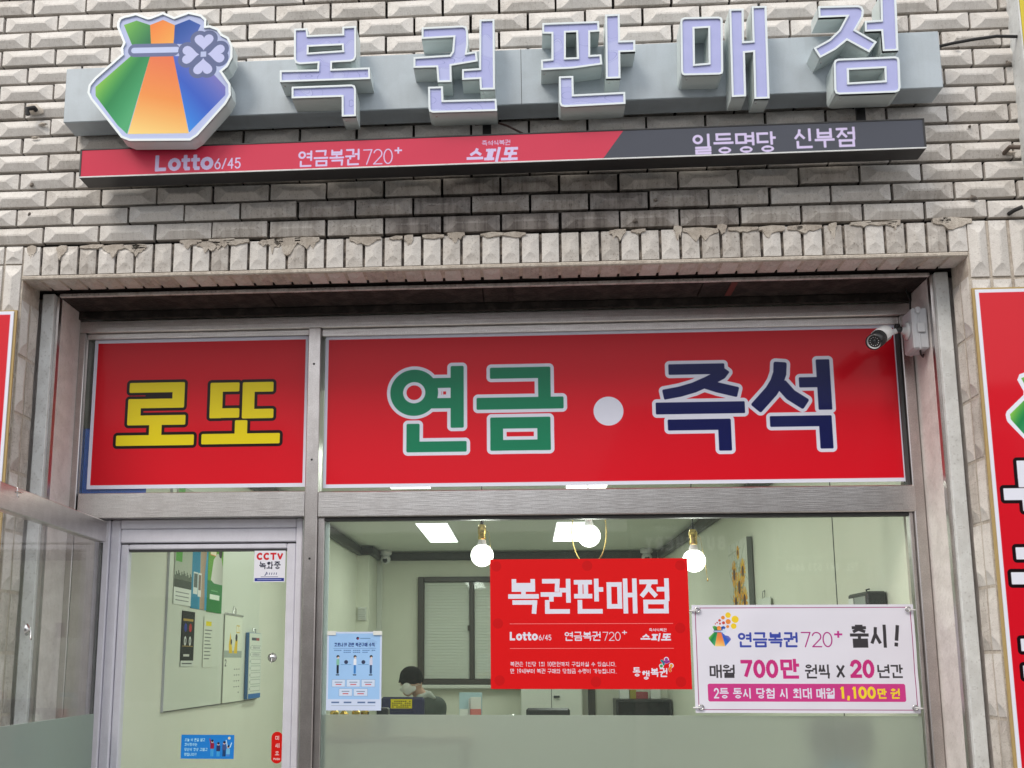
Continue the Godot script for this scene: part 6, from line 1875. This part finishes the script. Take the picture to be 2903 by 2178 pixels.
# ------------------------------------------------------------------ the street in front, seen only as it is mirrored in glass, vinyl and steel
func make_street() -> void:
	tag(put("ground", bx(-60, -0.4, -60, 60, -0.16, 70), M.asphalt), "", "", "", "structure")
	tag(put("pavement", bx(-30, -0.16, -0.001, 30, -0.004, 2.2, 0.01), M.paving), "", "", "", "structure")
	tag(put("kerb", bx(-30, -0.158, 2.2005, 30, -0.002, 2.35, 0.012), M.pale_render), "", "", "", "structure")
	tag(put("road", bx(-60, -0.1585, 2.351, 60, -0.13, 7.0), M.asphalt), "", "", "", "structure")
	tag(put("far_pavement", bx(-30, -0.1585, 7.001, 30, -0.004, 9.0, 0.01), M.paving), "", "", "", "structure")
	var a := thing("pale_building", "pale rendered building across the street, the leftmost", "building", Vector3(-3.2, 0, 9.0))
	put("wall", bx(-12.0, -0.01, 0.0, 0.0, 4.6, 8.0, 0.02), M.pale_render, a)
	put("parapet", bx(-12.05, 4.6, -0.06, 0.05, 4.75, 8.0, 0.02), M.pale_render, a)
	for r in 1:
		for k in 5:
			var f := put("window", bx(-11.4 + k * 2.3, 1.0 + r * 2.9, -0.03, -9.9 + k * 2.3, 2.5 + r * 2.9, -0.001, 0.005), M.white_plastic, a)
			put("pane", bx(-11.33 + k * 2.3, 1.07 + r * 2.9, -0.036, -9.97 + k * 2.3, 2.43 + r * 2.9, -0.0305), M.dark_glass, f)
	var w := thing("white_building", "white building across the street, second from the left", "building", Vector3(-3.0, 0, 9.0))
	put("wall", bx(0.0, 3.25, 0.0, 2.2, 3.65, 7.0, 0.02), mat(lin(0.76, 0.75, 0.73), 0.8), w)
	put("shop_window", bx(0.0, -0.01, 0.0, 2.2, 3.249, 7.0, 0.02), M.dark_glass, w)
	var m := thing("low_building", "low pale building with dark shop windows across the street", "building", Vector3(-0.79, 0, 9.0))
	put("wall", bx(0.0, 3.25, 0.0, 2.2, 3.5, 7.0, 0.02), mat(lin(0.70, 0.69, 0.67), 0.8), m)
	put("shop_window", bx(0.0, -0.01, 0.0, 2.2, 3.249, 7.0, 0.02), M.dark_glass, m)
	var b := thing("dark_building", "dark brown building with shop lettering across the street, the rightmost", "building", Vector3(1.45, 0, 9.0))
	put("wall", bx(0.0, -0.01, 0.0, 1.88, 4.7, 8.0, 0.02), M.dark_render, b)
	put("cornice", bx(-0.03, 4.7, -0.08, 1.93, 4.9, 8.0, 0.02), M.dark_render, b)
	put("passage_roof", bx(1.881, -0.01, 0.3, 2.52, 2.95, 8.0, 0.02), M.dark_render, b)
	put("wall", bx(2.521, -0.01, 0.0, 13.0, 4.7, 8.0, 0.02), M.dark_render, b)
	put("cornice", bx(2.49, 4.7, -0.08, 13.05, 4.9, 8.0, 0.02), M.dark_render, b)
	put("chimney", bx(2.06, 2.951, 0.6, 2.20, 3.16, 0.8, 0.01), M.dark_render, b)
	for k in 4:
		var f := put("window", bx(3.0 + k * 2.5, 3.5, -0.03, 4.6 + k * 2.5, 4.4, -0.001, 0.005), M.white_plastic, b)
		put("pane", bx(3.07 + k * 2.5, 3.57, -0.036, 4.53 + k * 2.5, 4.33, -0.0305), M.dark_glass, f)
	put("shop_window", bx(0.15, 0.5, -0.03, 1.75, 2.5, -0.001, 0.005), M.dark_glass, b)
	for k in 3:
		put("shop_window", bx(2.8 + k * 2.4, 0.5, -0.03, 5.0 + k * 2.4, 2.5, -0.001, 0.005), M.dark_glass, b)
	var c := Canvas.new(0, 0, 1.8, 0.62, 480, Color(0.08, 0.07, 0.07))
	c.text_in("BUTCHERY", 0.60, 0.26, 1.62, 0.44, 0.036, Color(0.95, 0.95, 0.93), {"gap": 0.2, "soft": 0.05})
	c.text_in("MEAT", 0.78, 0.50, 1.08, 0.57, 0.012, Color(0.95, 0.95, 0.93), {"gap": 0.2})
	c.text_in("SHOP", 1.20, 0.50, 1.48, 0.57, 0.012, Color(0.95, 0.95, 0.93), {"gap": 0.2})
	var s := put("fascia_sign", sheet(1.8, 0.62, 0.03), printed(c.texture(), 0.5), b, Vector3(1.80, 2.74, -0.001))
	s.rotation_degrees.y = 180
	c = Canvas.new(0, 0, 1.1, 0.22, 300, Color(0.08, 0.07, 0.07))
	c.text_in("TEL. 041 523 6663", 0.10, 0.06, 1.00, 0.16, 0.016, Color(0.95, 0.95, 0.93), {"gap": 0.12})
	s = put("phone_sign", sheet(1.1, 0.22, 0.03), printed(c.texture(), 0.5), b, Vector3(2.95, 2.66, -0.035))
	s.rotation_degrees.y = 180

func _ready() -> void:
	rng.seed = 20240
	make_view()
	make_materials()
	make_building()
	make_room()
	make_shopfront()
	make_street()
	make_box_sign()
	make_window_signs()
	make_side_signs()
	make_camera()
	make_bulbs()
	make_left_wall_things()
	make_right_wall_things()
	make_counter_things()
	make_person()
